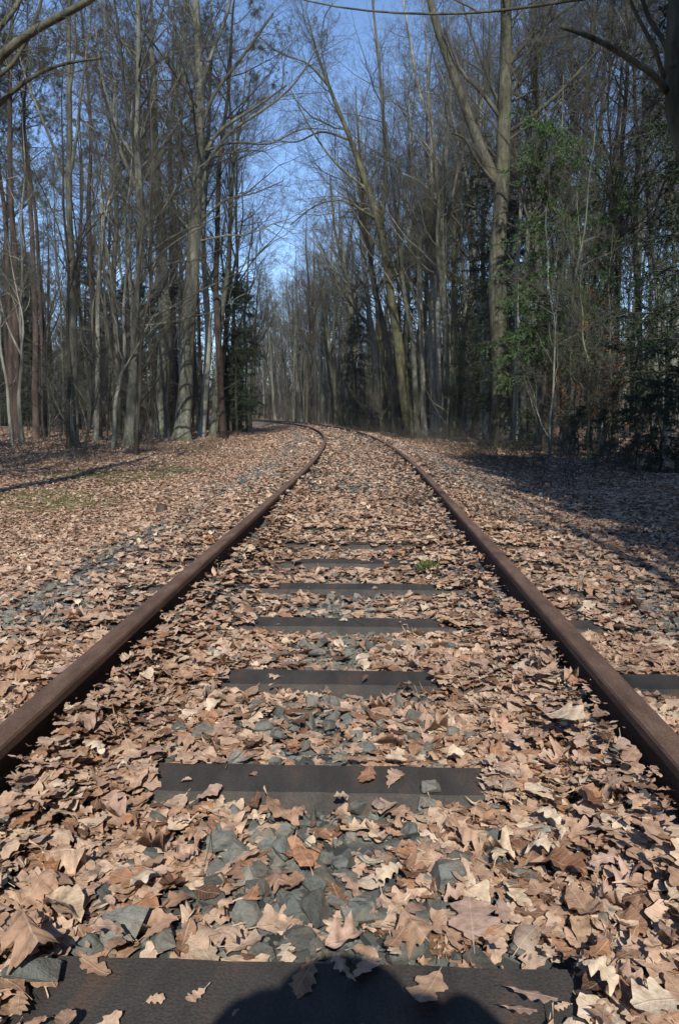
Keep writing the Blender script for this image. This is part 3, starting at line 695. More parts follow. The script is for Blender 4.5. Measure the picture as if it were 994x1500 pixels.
# ---- left wood, front row
hero('beech_tree', 'slim grey tree with straight pale trunk, leftmost of the front row on the left', GROUP_L, [(109, 653), (106, 500), (105, 330), (102, 180), (100, 20)], 13, 'beech', 1, t0=.45, n1=16, l1=.17)
hero('bare_tree', 'thin dark stem just left of the slim straight grey tree', GROUP_L, [(101, 658), (102, 560), (98, 420), (96, 300)], 6, 'dark', 2, H=12, t0=.4, n1=12, l1=.2)
hero('bare_tree', 'crooked thin whitish stem left of the slightly leaning grey tree', GROUP_L, [(167, 657), (172, 590), (182, 520), (178, 440), (186, 330)], 6, 'pale', 3, H=11, t0=.25, n1=14)
hero('beech_tree', 'grey tree leaning slightly right with low branches, front row left of centre', GROUP_L, [(188, 655), (194, 560), (199, 470), (203, 362), (203, 211), (205, 0)], 14, 'beech', 4, t0=.22, n1=26, limbs=[([(200, 430), (225, 380), (262, 350), (300, 330)], (5, 2)), ([(197, 500), (170, 450), (165, 400), (150, 330)], (5, 2)), ([(203, 240), (175, 200), (150, 120), (140, 40)], (6, 3))])
hero('beech_tree', 'thick straight grey trunk, front one of the close pair', GROUP_L, [(236, 642), (240, 540), (241, 468), (236, 341), (230, 275), (228, 170), (222, 60), (220, -20)], 21, 'beech', 5, t0=.42, limbs=[([(229, 250), (255, 170), (262, 100), (275, 0)], (10, 5)), ([(232, 290), (215, 210), (190, 120), (165, 30)], (8, 4))])
hero('dark_tree', 'dark trunk standing just behind the thick straight grey trunk', GROUP_L, [(255, 634), (254, 520), (253, 440), (256, 340), (250, 250), (246, 120)], 13, 'dark', 6, t0=.4, n1=16)
hero('beech_tree', 'tall mossy footed beech whose branches fan out to the right over the track', GROUP_L, [(265, 646), (272, 560), (279, 489), (286, 341), (291, 253), (289, 85), (286, -30)], 24, 'beech', 7, H=21, t0=.4, n1=24, l1=.3, n2=13, n3=9, n4=5,
     limbs=[([(291, 240), (320, 190), (370, 160), (420, 125)], (9, 3)), ([(291, 200), (310, 140), (350, 90), (400, 20)], (9, 4)), ([(290, 150), (305, 90), (330, 30), (345, -30)], (9, 5)), ([(289, 190), (270, 120), (262, 60), (245, 0)], (8, 4)), ([(291, 260), (330, 195), (380, 165), (430, 130), (470, 60)], (8, 2)), ([(288, 120), (272, 60), (270, 0)], (8, 5)), ([(290, 225), (345, 205), (395, 215), (440, 185), (480, 190)], (6, 2)), ([(288, 330), (330, 290), (370, 285), (415, 265)], (5, 2))])
hero('pale_tree', 'slender whitish grey trunk right of the tall mossy footed beech', GROUP_L, [(295, 645), (299, 580), (305, 510), (301, 400), (300, 320), (305, 200)], 11, 'pale', 8, t0=.4, n1=16)
hero('bare_tree', 'thin trunk leaning right at the end of the left front row', GROUP_L, [(311, 637), (318, 560), (326, 470), (332, 400), (338, 300)], 9, 'beech', 9, t0=.35, n1=18, H=16)
hero('bare_tree', 'mossy trunk leaning right, last before the dark evergreen', GROUP_L, [(321, 632), (325, 540), (333, 440), (336, 330), (345, 240)], 9, 'mossy', 10, t0=.35, n1=20, H=18)
hero('bare_tree', 'thin dark stem just right of the last mossy leaning trunk', GROUP_L, [(336, 634), (340, 540), (344, 440), (346, 330)], 7, 'dark', 17, H=15, t0=.3, n1=18)
hero('bare_tree', 'grey stem before the dark evergreens at the end of the left wood', GROUP_L, [(352, 632), (354, 550), (358, 470), (365, 390)], 6, 'beech', 18, H=13, t0=.25, n1=20)
hero('bare_tree', 'outermost slight stem of the left wood, beside the sky gap', GROUP_L, [(367, 629), (368, 560), (373, 490), (380, 420)], 5, 'oak', 19, H=12, t0=.2, n1=22, l1=.3)
hero('bare_tree', 'pale thin pole between the slim grey tree and the crooked stem', GROUP_L, [(140, 652), (143, 560), (146, 450), (150, 330), (168, 250), (160, 120)], 8, 'pale', 12, t0=.35, n1=16)
hero('bare_tree', 'very thin pale pole leaning left at the left picture edge', GROUP_L, [(18, 650), (12, 590), (4, 500), (-2, 420)], 5, 'pale', 13, H=9, t0=.3, n1=12)
hero('bare_tree', 'thin pale pole second from the left picture edge', GROUP_L, [(33, 650), (30, 580), (28, 480), (32, 380)], 6, 'pale', 14, H=11, t0=.3, n1=12)
hero('forked_tree', 'reddish brown tree that forks into steep limbs between the slim and leaning grey trees', GROUP_L, [(172, 640), (172, 520), (168, 400), (170, 290), (165, 200), (150, 130)], 11, 'oak', 15, t0=.3, n1=18, limbs=[([(171, 270), (182, 200), (192, 150), (195, 60)], (8, 4)), ([(168, 330), (150, 260), (140, 200), (120, 130)], (6, 3))])
# near tree beyond the left picture edge with limbs reaching in
hero('oak_tree', 'near mossy oak whose thick limbs reach in at the top left corner', GROUP_L, [(-140, 760), (-135, 560), (-120, 380), (-105, 240), (-100, 100), (-95, -120)], 40, 'oak', 16, base=(-5.4, 9.0), H=15, t0=.4, n1=14, l1=.26, n2=9,
     limbs=[([(-103, 210), (0, 80), (42, 46), (95, 22), (135, 0), (220, -60)], (15.9, 6)), ([(-105, 260), (0, 150), (46, 110), (85, 93), (150, 85)], (15.4, 4)), ([(-100, 180), (-20, 60), (20, 20), (60, -60)], (15.4, 8)), ([(-100, 150), (10, 110), (40, 60), (60, 10), (70, -40)], (10, 5))])
# ---- right wood, front row
hero('oak_tree', 'massive oak on the right, forking above head height with a flared shaggy foot', GROUP_R, [(738, 660), (734, 560), (733, 480), (731, 420), (731, 338), (733, 250), (738, 142), (738, 0), (738, -60)], 31, 'oak', 21, H=20, t0=.45, n1=18, l1=.25, n2=12, n3=10, n4=6,
     limbs=[([(729, 275), (704, 221), (683, 160), (658, 93), (640, 46), (625, -20)], (17, 9)), ([(741, 196), (790, 164), (854, 100), (882, 64), (918, 10), (940, -40)], (8, 4)), ([(734, 175), (706, 135), (676, 110), (650, 40)], (9, 5)), ([(742, 100), (770, 60), (805, 30), (850, 0)], (9, 4)), ([(734, 160), (712, 110), (690, 50), (675, 0)], (6, 3)), ([(726, 270), (700, 240), (680, 200), (660, 195)], (8, 3))])
hero('beech_tree', 'mossy trunk leaning left with its crown reaching over the track', GROUP_R, [(602, 641), (590, 571), (582, 497), (573, 417), (558, 335), (526, 239), (493, 163), (470, 96), (450, 20)], 17, 'mossy', 22, H=20, t0=.4, n1=26, n2=12, n3=10, n4=6,
     limbs=[([(558, 335), (566, 260), (562, 180), (555, 90), (545, 0)], (9, 4)), ([(575, 430), (560, 370), (530, 330), (505, 290)], (5, 2)), ([(540, 280), (490, 240), (455, 190), (425, 130)], (6, 2)), ([(512, 205), (470, 190), (435, 210), (400, 205)], (5, 2)), ([(550, 320), (500, 290), (460, 300), (425, 330)], (5, 2)), ([(480, 125), (450, 90), (410, 80), (375, 50)], (5, 2))])
hero('beech_tree', 'pale grey straight beech with a dark side limb rising left', GROUP_R, [(636, 640), (636, 560), (635, 513), (634, 417), (637, 320), (633, 199), (627, 100), (620, 0)], 16, 'pale', 23, H=20, t0=.4, n1=22, n2=11, n3=9, n4=6, limbs=[([(632, 440), (610, 400), (598, 370), (597, 310), (580, 230)], (9, 5)), ([(636, 290), (665, 240), (680, 200)], (6, 3)), ([(630, 180), (612, 130), (600, 60), (590, 0)], (7, 4)), ([(634, 230), (650, 160), (655, 80)], (6, 3))])
hero('bare_tree', 'pale thin trunk between the leaning mossy beech and the pale grey one', GROUP_R, [(622, 642), (619, 560), (616, 480), (613, 420), (608, 320), (600, 200)], 9, 'pale', 24, t0=.35, n1=18)
hero('bare_tree', 'slender whitish trunk midway between pale beech and massive oak', GROUP_R, [(682, 634), (684, 560), (680, 460), (676, 356), (672, 240), (676, 120)], 10, 'pale', 25, t0=.35, n1=18)
hero('bare_tree', 'short mossy leaning trunk left of the massive oak foot', GROUP_R, [(693, 636), (703, 570), (712, 516), (722, 440)], 11, 'mossy', 26, H=9, t0=.4, n1=14)
hero('bare_tree', 'thin grey stem standing in front of the green spruce', GROUP_R, [(829, 664), (824, 580), (822, 498), (818, 356), (815, 260)], 7, 'beech', 27, H=11, t0=.3, n1=18)
hero('pale_tree', 'tall sunlit trunk with high fork, right of the green spruce', GROUP_R, [(822, 655), (832, 560), (838, 498), (844, 338), (854, 214), (861, 89), (868, 0)], 12, 'beech', 28, H=19, t0=.4, n1=20, limbs=[([(852, 230), (845, 170), (838, 110), (830, 30)], (6, 3)), ([(856, 180), (885, 130), (900, 80), (912, 20)], (6, 3))])
hero('dark_tree', 'straight dark trunk left of the right picture edge', GROUP_R, [(899, 660), (898, 580), (899, 498), (905, 400), (910, 300), (918, 150)], 10, 'dark', 29, t0=.3, n1=18)
hero('bare_tree', 'wavy grey trunk with sunny top near the upper right', GROUP_R, [(878, 655), (885, 540), (888, 420), (895, 303), (904, 196), (911, 125), (918, 36)], 9, 'beech', 30, t0=.4, n1=18)
hero('sapling', 'short mossy sapling stem lit by sun at the right wood edge', GROUP_R, [(864, 671), (862, 630), (861, 590), (858, 540)], 5, 'mossy', 31, H=5, t0=.3, n1=12, l1=.3, cat='sapling')
hero('pale_tree', 'pale trunk leaning right at the right picture edge', GROUP_R, [(972, 668), (976, 605), (984, 540), (991, 462), (1002, 330)], 13, 'pale', 32, t0=.35, n1=18)
hero('oak_tree', 'near mossy tree beyond the right edge with a broken limb pointing left', GROUP_R, [(1120, 740), (1085, 520), (1050, 400), (1012, 275), (985, 180), (974, 120), (985, 40), (990, -60)], 34, 'oak', 33, base=(5.5, 11.0), H=13, t0=.62, n1=10, l1=.2, n2=5,
     limbs=[([(976, 135), (962, 112), (925, 88), (882, 62), (850, 48), (822, 39)], (14, 8)), ([(973, 118), (958, 70), (930, 20), (912, -30)], (10, 5)), ([(985, 100), (972, 60), (950, 30), (930, -30)], (12, 7)), ([(988, -20), (915, -12), (839, 0), (729, 18), (640, 22), (569, 20), (503, 13), (430, 0), (370, -25)], (8, 2)), ([(982, 165), (960, 150), (942, 142)], (7, 4)), ([(985, 60), (1000, 80), (1030, 60)], (10, 6))])
# thinner trunks of the right row running on along the bend
row = [(566, 634, 555, 475, 535, 330, 10, 'mossy'), (580, 636, 572, 520, 545, 400, 10, 'beech'), (548, 630, 548, 520, 535, 400, 9, 'beech'), (521, 626, 519, 520, 500, 380, 8, 'mossy'), (505, 622, 500, 520, 490, 400, 6, 'pale'), (486, 621, 480, 540, 470, 420, 6, 'beech'), (475, 621, 470, 540, 462, 430, 6, 'pale'), (462, 619, 458, 540, 450, 440, 5, 'beech'), (448, 618, 446, 540, 436, 450, 6, 'pale'), (432, 617, 430, 540, 428, 460, 5, 'mossy'), (412, 616, 408, 560, 402, 490, 5, 'pale'), (421, 616, 420, 560, 416, 480, 4, 'beech'), (403, 616, 399, 560, 394, 500, 4, 'beech'),
       (650, 643, 655, 520, 648, 380, 12, 'beech'), (664, 640, 662, 520, 664, 380, 9, 'mossy'), (708, 642, 705, 520, 696, 380, 9, 'pale'), (765, 650, 768, 520, 770, 380, 8, 'beech'), (790, 652, 795, 520, 786, 380, 10, 'beech'), (935, 655, 935, 540, 930, 400, 8, 'dark'), (955, 656, 958, 540, 960, 400, 7, 'beech'),
       (535, 628, 525, 500, 500, 360, 7, 'pale'), (494, 622, 486, 540, 468, 400, 6, 'mossy'), (508, 624, 505, 540, 488, 420, 6, 'beech'), (560, 632, 553, 520, 530, 380, 7, 'pale'), (611, 640, 604, 520, 590, 400, 8, 'beech'), (647, 640, 643, 520, 640, 400, 7, 'pale'), (672, 638, 674, 540, 690, 440, 7, 'mossy'), (718, 645, 716, 540, 708, 400, 8, 'beech'), (752, 650, 756, 540, 760, 400, 7, 'pale'), (805, 650, 806, 540, 800, 400, 8, 'mossy'), (440, 617, 436, 560, 425, 470, 5, 'pale'), (455, 618, 450, 560, 438, 470, 5, 'mossy')]
desc = {'mossy': 'greenish mossy', 'oak': 'brown rough barked', 'dark': 'blackish', 'pale': 'pale grey', 'beech': 'smooth grey'}
between = ['behind the foot of the leaning mossy beech, left side', 'close behind the leaning mossy beech', 'left of the leaning mossy beech', 'above the right rail where it starts to bend', 'above the bend of the right rail', 'above the bend, left of a pale trunk', 'above the top of the bend', 'over the far end of the visible rails', 'beyond the far end of the rails', 'left of where the rails vanish', 'in the far row above the path', 'in the far row right of the sky gap', 'at the left end of the far row',
           'right behind the pale grey beech', 'right of the pale grey beech', 'left behind the massive oak', 'right behind the massive oak', 'behind the green spruce', 'right of the straight dark trunk', 'near the right picture edge',
           'just right of the rail bend, leaning left', 'leaning left above the bend, second of a close group', 'leaning left above the bend, third of a close group', 'between the bend and the leaning mossy beech', 'just right of the leaning mossy beech foot', 'touching the right flank of the pale grey beech', 'tilting right, midway to the massive oak', 'just left of the massive oak foot', 'just right of the massive oak foot', 'in front of the green spruce, lower left of it', 'far off over the vanishing rails', 'far off over the vanishing rails, one step nearer']
for k, (r, bt) in enumerate(zip(row, between)):
    hero('bare_tree', '%s slender trunk %s' % (desc[r[7]], bt), GROUP_R, [(r[0], r[1]), (r[2], r[3]), (r[4], r[5])], r[6] * 1.15, r[7], 60 + k, H=17 + k % 4, t0=.42, n1=14, n2=8, n3=8, n4=4, ang=.9)

# ---- prototypes for the trees deeper in the wood
def unit_children(t): return [c for c in COL.objects if c.parent == t]
def copy_tree(proto, kids, loc, rz, s, label, group):
    c = proto.copy(); COL.objects.link(c); c.location = loc; c.rotation_euler = (0, 0, rz); c.scale = (s, s, s * random.uniform(.92, 1.08)); c['label'] = label; c['group'] = group
    for ch in kids:
        k = ch.copy(); COL.objects.link(k); k.parent = c
    return c
class Proto:
    def __init__(s, t): s.t = t; s.kids = unit_children(t); s.used = False
    def put(s, x, y, label, group, sc_=1.0, rz=None):
        loc = (x, y, float(gz(x, y)) - .04); rz = random.uniform(0, 6.28) if rz is None else rz
        if not s.used:
            s.used = True; t = s.t; t.location = loc; t.rotation_euler = (0, 0, rz); t.scale = (sc_,) * 3; t['label'] = label; t['group'] = group; return t
        return copy_tree(s.t, s.kids, loc, rz, sc_, label, group)
def proto_bare(name, H, r, bk, seed, t0=.35, n1=20, l1=.2, tw='twig_dark', n2=8, n3=7, n4=5, cat='tree', lean=.03, upw=.5):
    rng = RS(seed); t = empty(name, (0, 0, 0), 0, None, cat)
    d = np.array([rng.normal(0, lean), rng.normal(0, lean), 1]); ax = axis_extend([np.zeros(3), d * H * .3 + rng.normal(0, .1, 3) * [1, 1, 0]], H, rng)
    rad = trunk_radius(ax, r, H, .5); trunk_mesh(ax, rad, rng, 10).build('trunk', M[bk], t)
    mb = MB(); bb = MB(); L3, L4 = crown(mb, bb, ax, rad, H, rng, t0, n1, n2, n3, n4, (), .95, l1, upw); build2('crown', bb, M[bk], mb, M[tw], t); return t, L4
def proto_spruce(H, r, seed, needle='needle', t0=.12, W=.24, nb=170, sparse=1.0, cat='spruce', name='spruce_tree', nl=(.08, .18), nw=(.02, .04), rp=9):
    rng = RS(seed); t = empty(name, (0, 0, 0), 0, None, cat); ax = axis_extend([np.zeros(3), np.array([0, 0, H * .5])], H, rng); rad = trunk_radius(ax, r, H, .4, .04)
    trunk_mesh(ax, rad, rng, 10).build('trunk', M['dark'], t)
    L1, R1 = grow(ax[None], rad[None], [nb], t0, .99, W, 1.5, 7, -.35, .05, rng, .4, .012, Lref=H, lo=.6, hi=1.15)
    mb = MB(); mb.tube(L1, R1, 4); 
    mb2 = MB(); L2, R2 = grow(L1, R1, [int(14 * sparse)] * len(L1), .15, 1, .3, .8, 4, -.45, .05, rng, .6, .008); mb.tube(L2, R2, 3); mb.build('branches', M['twig_dark'], t)
    seg = L2[:, 1:] - L2[:, :-1]; P = np.repeat(L2[:, :-1].reshape(-1, 3), rp, 0); D = np.repeat(seg.reshape(-1, 3), rp, 0); ln = np.linalg.norm(D, axis=1, keepdims=True) + 1e-9
    P = P + D * rng.rand(len(P), 1); D = D / ln + rng.normal(0, .55, P.shape); D /= np.linalg.norm(D, axis=1, keepdims=True)
    mb2.diamonds(P, D, rng.uniform(*nl, len(P)), rng.uniform(*nw, len(P)), rng)
    mb2.build('crown', M[needle], t, smooth=False); return t
def proto_pine(H, r, seed, t0=.68):
    rng = RS(seed); t = empty('pine_tree', (0, 0, 0), 0, None, 'pine'); ax = axis_extend([np.zeros(3), np.array([rng.normal(0, .2), rng.normal(0, .2), H * .4])], H, rng); rad = trunk_radius(ax, r, H, .35, .1)
    trunk_mesh(ax, rad, rng, 12).build('trunk', M['pine'], t)
    mb = MB(); D1, DR = grow(ax[None], rad[None], [22], .2, t0, .09, 1.35, 5, -.1, .12, rng, .3, .012, Lref=H); db = MB(); db.tube(D1, DR, 4)
    L1, R1 = grow(ax[None], rad[None], [20], t0, .99, .17, 1.1, 7, .3, .14, rng, .5, .02, Lref=H); mb = MB(); mb.tube(L1, R1, 5)
    L2, R2 = grow(L1, R1, [7] * len(L1), .3, 1, .45, .7, 4, .5, .14, rng, .6, .014); mb.tube(L2, R2, 3)
    L3, R3 = grow(L2, R2, [5] * len(L2), .3, 1, .5, .7, 3, .5, .14, rng, .6, .012); mb.tube(L3, R3, 3); build2('branches', mb, M['pine'], db, M['twig_dark'], t)
    mb = MB(); T = np.concatenate([L3[:, 1:].reshape(-1, 3), L2[:, -1]]); P = np.repeat(T, 20, 0); D = rng.normal(size=P.shape) + ez * .4; D /= np.linalg.norm(D, axis=1, keepdims=True)
    mb.diamonds(P, D, rng.uniform(.08, .16, len(P)), np.full(len(P), .012), rng); mb.build('crown', M['pineneedle'], t, smooth=False); return t
bare = [Proto(proto_bare('bare_tree', 17 + k, .12 + .02 * (k % 4), bk, 200 + k, t0=.42 + .06 * (k % 3), n1=16)[0]) for k, bk in enumerate(['beech', 'pale', 'oak', 'dark', 'beech', 'mossy', 'pale', 'dark'])]
thin = [Proto(proto_bare('sapling', 6 + 1.5 * k, .03 + .006 * k, bk, 240 + k, t0=.15, n1=18, l1=.26, n2=6, n3=5, n4=3, cat='sapling', lean=.1, tw=tw)[0]) for k, (bk, tw) in enumerate([('beech', 'twig'), ('beech', 'twig'), ('dark', 'twig_dark'), ('beech', 'twig_dark')])]
spruce = [Proto(proto_spruce(15, .16, 260, t0=.32, W=.2, nb=135)), Proto(proto_spruce(19, .18, 261, 'needle_dark', t0=.2, W=.17, nb=190))]
small_spruce = Proto(proto_spruce(2.4, .03, 265, 'needle_dark', t0=.03, W=.4, nb=80, name='young_spruce', sparse=.8, nl=(.03, .08), nw=(.008, .016), rp=7))
shade_spruce = Proto(proto_spruce(17, .2, 266, 'needle_dark', t0=.06, W=.2, nb=230, nl=(.25, .5), nw=(.08, .14), rp=4))
pine = [Proto(proto_pine(20, .16, 270)), Proto(proto_pine(22, .18, 271))]

# pines and evergreens the photograph singles out
def put_px(pr, px, py, label, group, s=1.0, base=None):
    b = ground_hit(px, py) if base is None else base
    return pr.put(float(b[0]), float(b[1]), label, group, s)
put_px(pine[0], 328, 630, 'red barked pine with green crown at the right end of the left wood', GROUP_L, .95, base=on_y(328, 630, 33))
put_px(pine[1], 54, 643, 'reddish pine trunk between the left edge and the slim grey tree', GROUP_L, .9)
put_px(pine[0], 66, 640, 'second reddish pine trunk, right beside the first at left', GROUP_L, .9)
put_px(pine[1], 24, 645, 'dark red pine trunk leaning right near the left edge', GROUP_L, .95)
put_px(spruce[1], 350, 636, 'dark dense evergreen closing the right end of the left wood', GROUP_L, .40, base=on_y(347, 633, 36))
put_px(spruce[1], 362, 630, 'second dark evergreen just behind the first at the end of the left wood', GROUP_L, .42, base=on_y(362, 630, 44))
put_px(shade_spruce, 366, 630, 'lowest bushy dark evergreen at the very end of the left wood', GROUP_L, .24, base=on_y(338, 632, 40))
put_px(spruce[0], 790, 650, 'tall sunlit green spruce right behind the massive oak', GROUP_R, .62, base=on_y(797, 648, 23.5))
put_px(spruce[0], 860, 650, 'second green spruce, thinner, right of the tall sunlit one', GROUP_R, .6, base=on_y(862, 648, 25))
put_px(spruce[1], 985, 650, 'dark spruce with drooping branches at the upper right edge', GROUP_R, .85, base=on_y(1010, 645, 21))
put_px(spruce[1], 515, 620, 'dark spruce behind the right row above the bend', GROUP_R, .45, base=on_y(520, 618, 55))
for q, (px, py, Yd, s) in enumerate([(930, 668, 17.5, .7), (965, 672, 16.5, .85), (890, 664, 19, .6), (990, 680, 16, .7), (845, 660, 22, .6), (770, 655, 24, .55)]):
    put_px(small_spruce, px, py, ['young dark spruce low at the right edge, left of the bushiest', 'bushiest young spruce near the right edge', 'small young spruce right of the sapling stem', 'young spruce cut by the right picture edge', 'small young spruce behind the mossy sapling', 'little spruce right of the massive oak foot'][q], 'young spruces under the right wood', s, base=on_y(px, py, Yd))
# beech sapling that kept its brown leaves
def leafy_sapling(px, py, label, seed, H=4.5):
    b = ground_hit(px, py); t, L4 = proto_bare('beech_sapling', H, .03, 'dark', seed, t0=.2, n1=22, l1=.3, n2=6, n3=5, n4=3, cat='sapling', upw=.2); t.location = b; tag(t, label, 'sapling', 'saplings keeping brown leaves')
    rng = RS(seed); k = rng.rand(len(L4)) < .4; P = L4[k][:, 1:].reshape(-1, 3); D = rng.normal(size=P.shape); D /= np.linalg.norm(D, axis=1, keepdims=True)
    mb = MB(); mb.diamonds(P, D, rng.uniform(.05, .09, len(P)), rng.uniform(.03, .05, len(P)), rng); mb.build('leaves', M['brownleaf'], t, smooth=False)
leafy_sapling(840, 664, 'beech sapling still holding coppery dead leaves under the green spruce', 301)
leafy_sapling(880, 668, 'smaller beech sapling with brown leaves nearer the right edge', 302, 3.4)

# ---- filling the woods
prng = RS(77); pts = [(o.location.x, o.location.y) for o in COL.objects if o.parent is None and o.get('category') in ('tree', 'pine', 'spruce')]
def in_view(x, y, m=60):
    px, py, z = project((x, y, .5)); return z > 3 and -m < px < 994 + m
def ok(x, y, dmin): return all((x - a) ** 2 + (y - b) ** 2 > dmin ** 2 for a, b in pts)
def fill(side, n, u0, u1, y0, y1, dmin, chooser):
    c = 0; tr = 0
    while c < n and tr < 20000:
        tr += 1; y = prng.uniform(y0, y1); u = prng.uniform(u0, u1) * side; x = float(xc(y)) + u
        if not in_view(x, y) or not ok(x, y, dmin): continue
        pts.append((x, y)); chooser(x, y, abs(u)); c += 1
    return c
WHERE = lambda y: 'close behind the front row' if y < 30 else ('in the middle of the wood' if y < 48 else 'deep in the wood')
def choose(side):
    nm = 'left' if side < 0 else 'right'; g = GROUP_L if side < 0 else GROUP_R
    def f(x, y, u):
        r = prng.rand()
        if r < (.3 if side < 0 else .06) and y < 60: pine[prng.randint(2)].put(x, y, 'straight red barked pine %s on the %s' % (WHERE(y), nm), g, prng.uniform(.75, 1.05))
        elif r < (.62 if side < 0 else .24): spruce[1 if side < 0 or prng.rand() < .5 else 0].put(x, y, 'dark spruce %s on the %s' % (WHERE(y), nm), g, prng.uniform(.4, .7) if side < 0 else prng.uniform(.5, .9))
        else: bare[prng.randint(len(bare))].put(x, y, 'bare slender tree %s on the %s' % (WHERE(y), nm), g, prng.uniform(.7, 1.15))
    return f
nl = fill(-1, 58, 6.5, 34, 25, 75, 1.7, choose(-1)); nr = fill(1, 62, 5.5, 34, 25, 75, 1.6, choose(1))
def ch_s(side):
    nm = 'left' if side < 0 else 'right'
    return lambda x, y, u: thin[prng.randint(len(thin))].put(x, y, 'thin bare sapling %s on the %s' % ('at the wood edge' if u < 8 else 'under the taller trees', nm), 'saplings in the %s wood' % nm, prng.uniform(.7, 1.3))
fill(-1, 24, 5.6, 14, 20, 48, .8, ch_s(-1)); fill(1, 26, 3.4, 12, 19, 55, .8, ch_s(1))
def ch_far(x, y, u): bare[prng.randint(len(bare))].put(x, y, 'bare tree in the far row along the bend', 'far trees along the bend', prng.uniform(.75, 1.0))
fill(1, 40, 3.4, 14, 50, 120, 1.6, ch_far)
# trees behind the viewer that shade the right of the track
for k, (x, y, kind, s) in enumerate([(5.4, -0.5, 'd', 1), (4.6, 3.2, 'd', .5), (7.0, 6.5, 'd', .6), (6.5, -7.0, 'd', 1), (8.8, 1.0, 'd', 1), (8.8, 10.5, 'd', .55), (4.4, -12.0, 'b', 1.05), (2.35, -2.6, 'b3', .62), (11, 5, 'd', .8), (11.5, -5, 'b', 1), (-8.5, 1.0, 'b', 1), (-9.5, 7, 'p', 1), (-11.5, 3, 'd', .9), (-7.4, -6, 'b', 1), (-13, 9, 'd', .9), (-10.5, -3, 'b', 1), (-6.3, 5.0, 'b', 1), (-7.2, 10.5, 'b', 1), (-5.9, -1.5, 'b', .95), (-8.2, 5.5, 'b', 1), (-6.9, 1.5, 'p', 1)]):
    pr = {'d': shade_spruce, 's1': spruce[1], 's0': spruce[0], 'b': bare[k % len(bare)], 'b3': bare[3], 'p': pine[0]}[kind]
    pr.put(x, y, 'tree beside or behind the viewer, outside the picture, on the %s' % ('right' if x > 0 else 'left'), 'trees outside the picture that cast shade', s)

# ---- far wood: one mass of thin trunks and twigs
rng = RS(91); mb = MB(); n = 3200
yy = rng.uniform(55, 190, n); xx = rng.uniform(-75, 75, n) + xc(yy) * .6; keep = np.abs(lat(xx, yy)) > 5.5 + 4 * (lat(xx, yy) < 0); keep &= ~((lat(xx, yy) < 0) & (lat(xx, yy) > -13) & (yy > 60) & (yy < 110)); xx, yy = xx[keep], yy[keep]; n = len(xx)
H = rng.uniform(9, 16, n); P = np.zeros((n, 6, 3)); s = np.linspace(0, 1, 6); P[..., 0] = xx[:, None] + rng.normal(0, .8, (n, 6)) * s; P[..., 1] = yy[:, None] + rng.normal(0, .8, (n, 6)) * s; P[..., 2] = gz(xx, yy)[:, None] + H[:, None] * s
Rr = rng.uniform(.07, .16, n)[:, None] * (1 - .85 * s)[None]; mb.tube(P, Rr, 5)
L1, R1 = grow(P, Rr, [13] * n, .06, 1, .3, 1.0, 5, .4, .16, rng, .5, .012); mb.tube(L1, R1, 3)
L2, R2 = grow(L1, R1, [9] * len(L1), .1, 1, .5, .75, 3, .2, .16, rng, .6, .012); mb.tube(L2, R2, 3)
n = 5000; yy = rng.uniform(48, 170, n); xx = xc(yy) * .8 + rng.uniform(-60, 60, n); k_ = np.abs(lat(xx, yy)) > np.where(lat(xx, yy) > 0, 4.2, 8.5); xx, yy = xx[k_], yy[k_]; n = len(xx)
P = np.zeros((n, 5, 3)); s = np.linspace(0, 1, 5); P[..., 0] = xx[:, None] + rng.normal(0, .3, (n, 5)) * s; P[..., 1] = yy[:, None] + rng.normal(0, .3, (n, 5)) * s; P[..., 2] = gz(xx, yy)[:, None] + rng.uniform(1.2, 4, n)[:, None] * s
Rr = np.full((n, 1), .02) * (1 - .7 * s)[None]; mb.tube(P, Rr, 3); L1, R1 = grow(P, Rr, [9] * n, .05, 1, .45, .8, 4, .3, .18, rng, .6, .012); mb.tube(L1, R1, 3); L2, R2 = grow(L1, R1, [5] * len(L1), .1, 1, .5, .8, 3, .2, .18, rng, .7, .01); mb.tube(L2, np.maximum(R2, .005), 3)
tag(mb.build('distant_wood', M['twig']), 'brown grey mass of bare trees far beyond the bend', 'wood', kind='stuff')
# ---- undergrowth
mb = MB(); n = 2600; rng = RS(95); yy = rng.uniform(13, 60, n); right = rng.rand(n) < .62; uu = np.where(right, 2.9 + rng.exponential(2.2, n), -6.2 - rng.exponential(3.5, n)); xx = xc(yy) + uu
P0 = np.stack([xx, yy, gz(xx, yy) - .02], -1); d = rng.normal(0, .5, (n, 3)); d[:, 2] = rng.uniform(.5, 1.2, n); d /= np.linalg.norm(d, axis=1, keepdims=True)
P = np.zeros((n, 6, 3)); P[:, 0] = P0; L = rng.uniform(.4, 1.5, n)[:, None]; cur = P0.copy()
for k in range(1, 6):
    d = d - ez * rng.uniform(.0, .35, (n, 1)) + rng.normal(0, .15, (n, 3)); d /= np.linalg.norm(d, axis=1, keepdims=True); cur = cur + d * L / 5; P[:, k] = cur
Rr = np.full((n, 1), .006) * (1 - .7 * np.linspace(0, 1, 6))[None]; mb.tube(P, Rr, 3)
L1, R1 = grow(P, Rr, [6] * n, .2, 1, .45, .8, 3, .0, .2, rng, .7, .008); mb.tube(L1, R1, 3)
tag(mb.build('undergrowth', M['twig_dark']), 'tangled low brambles and dead twigs along the wood edges', 'undergrowth', kind='stuff')

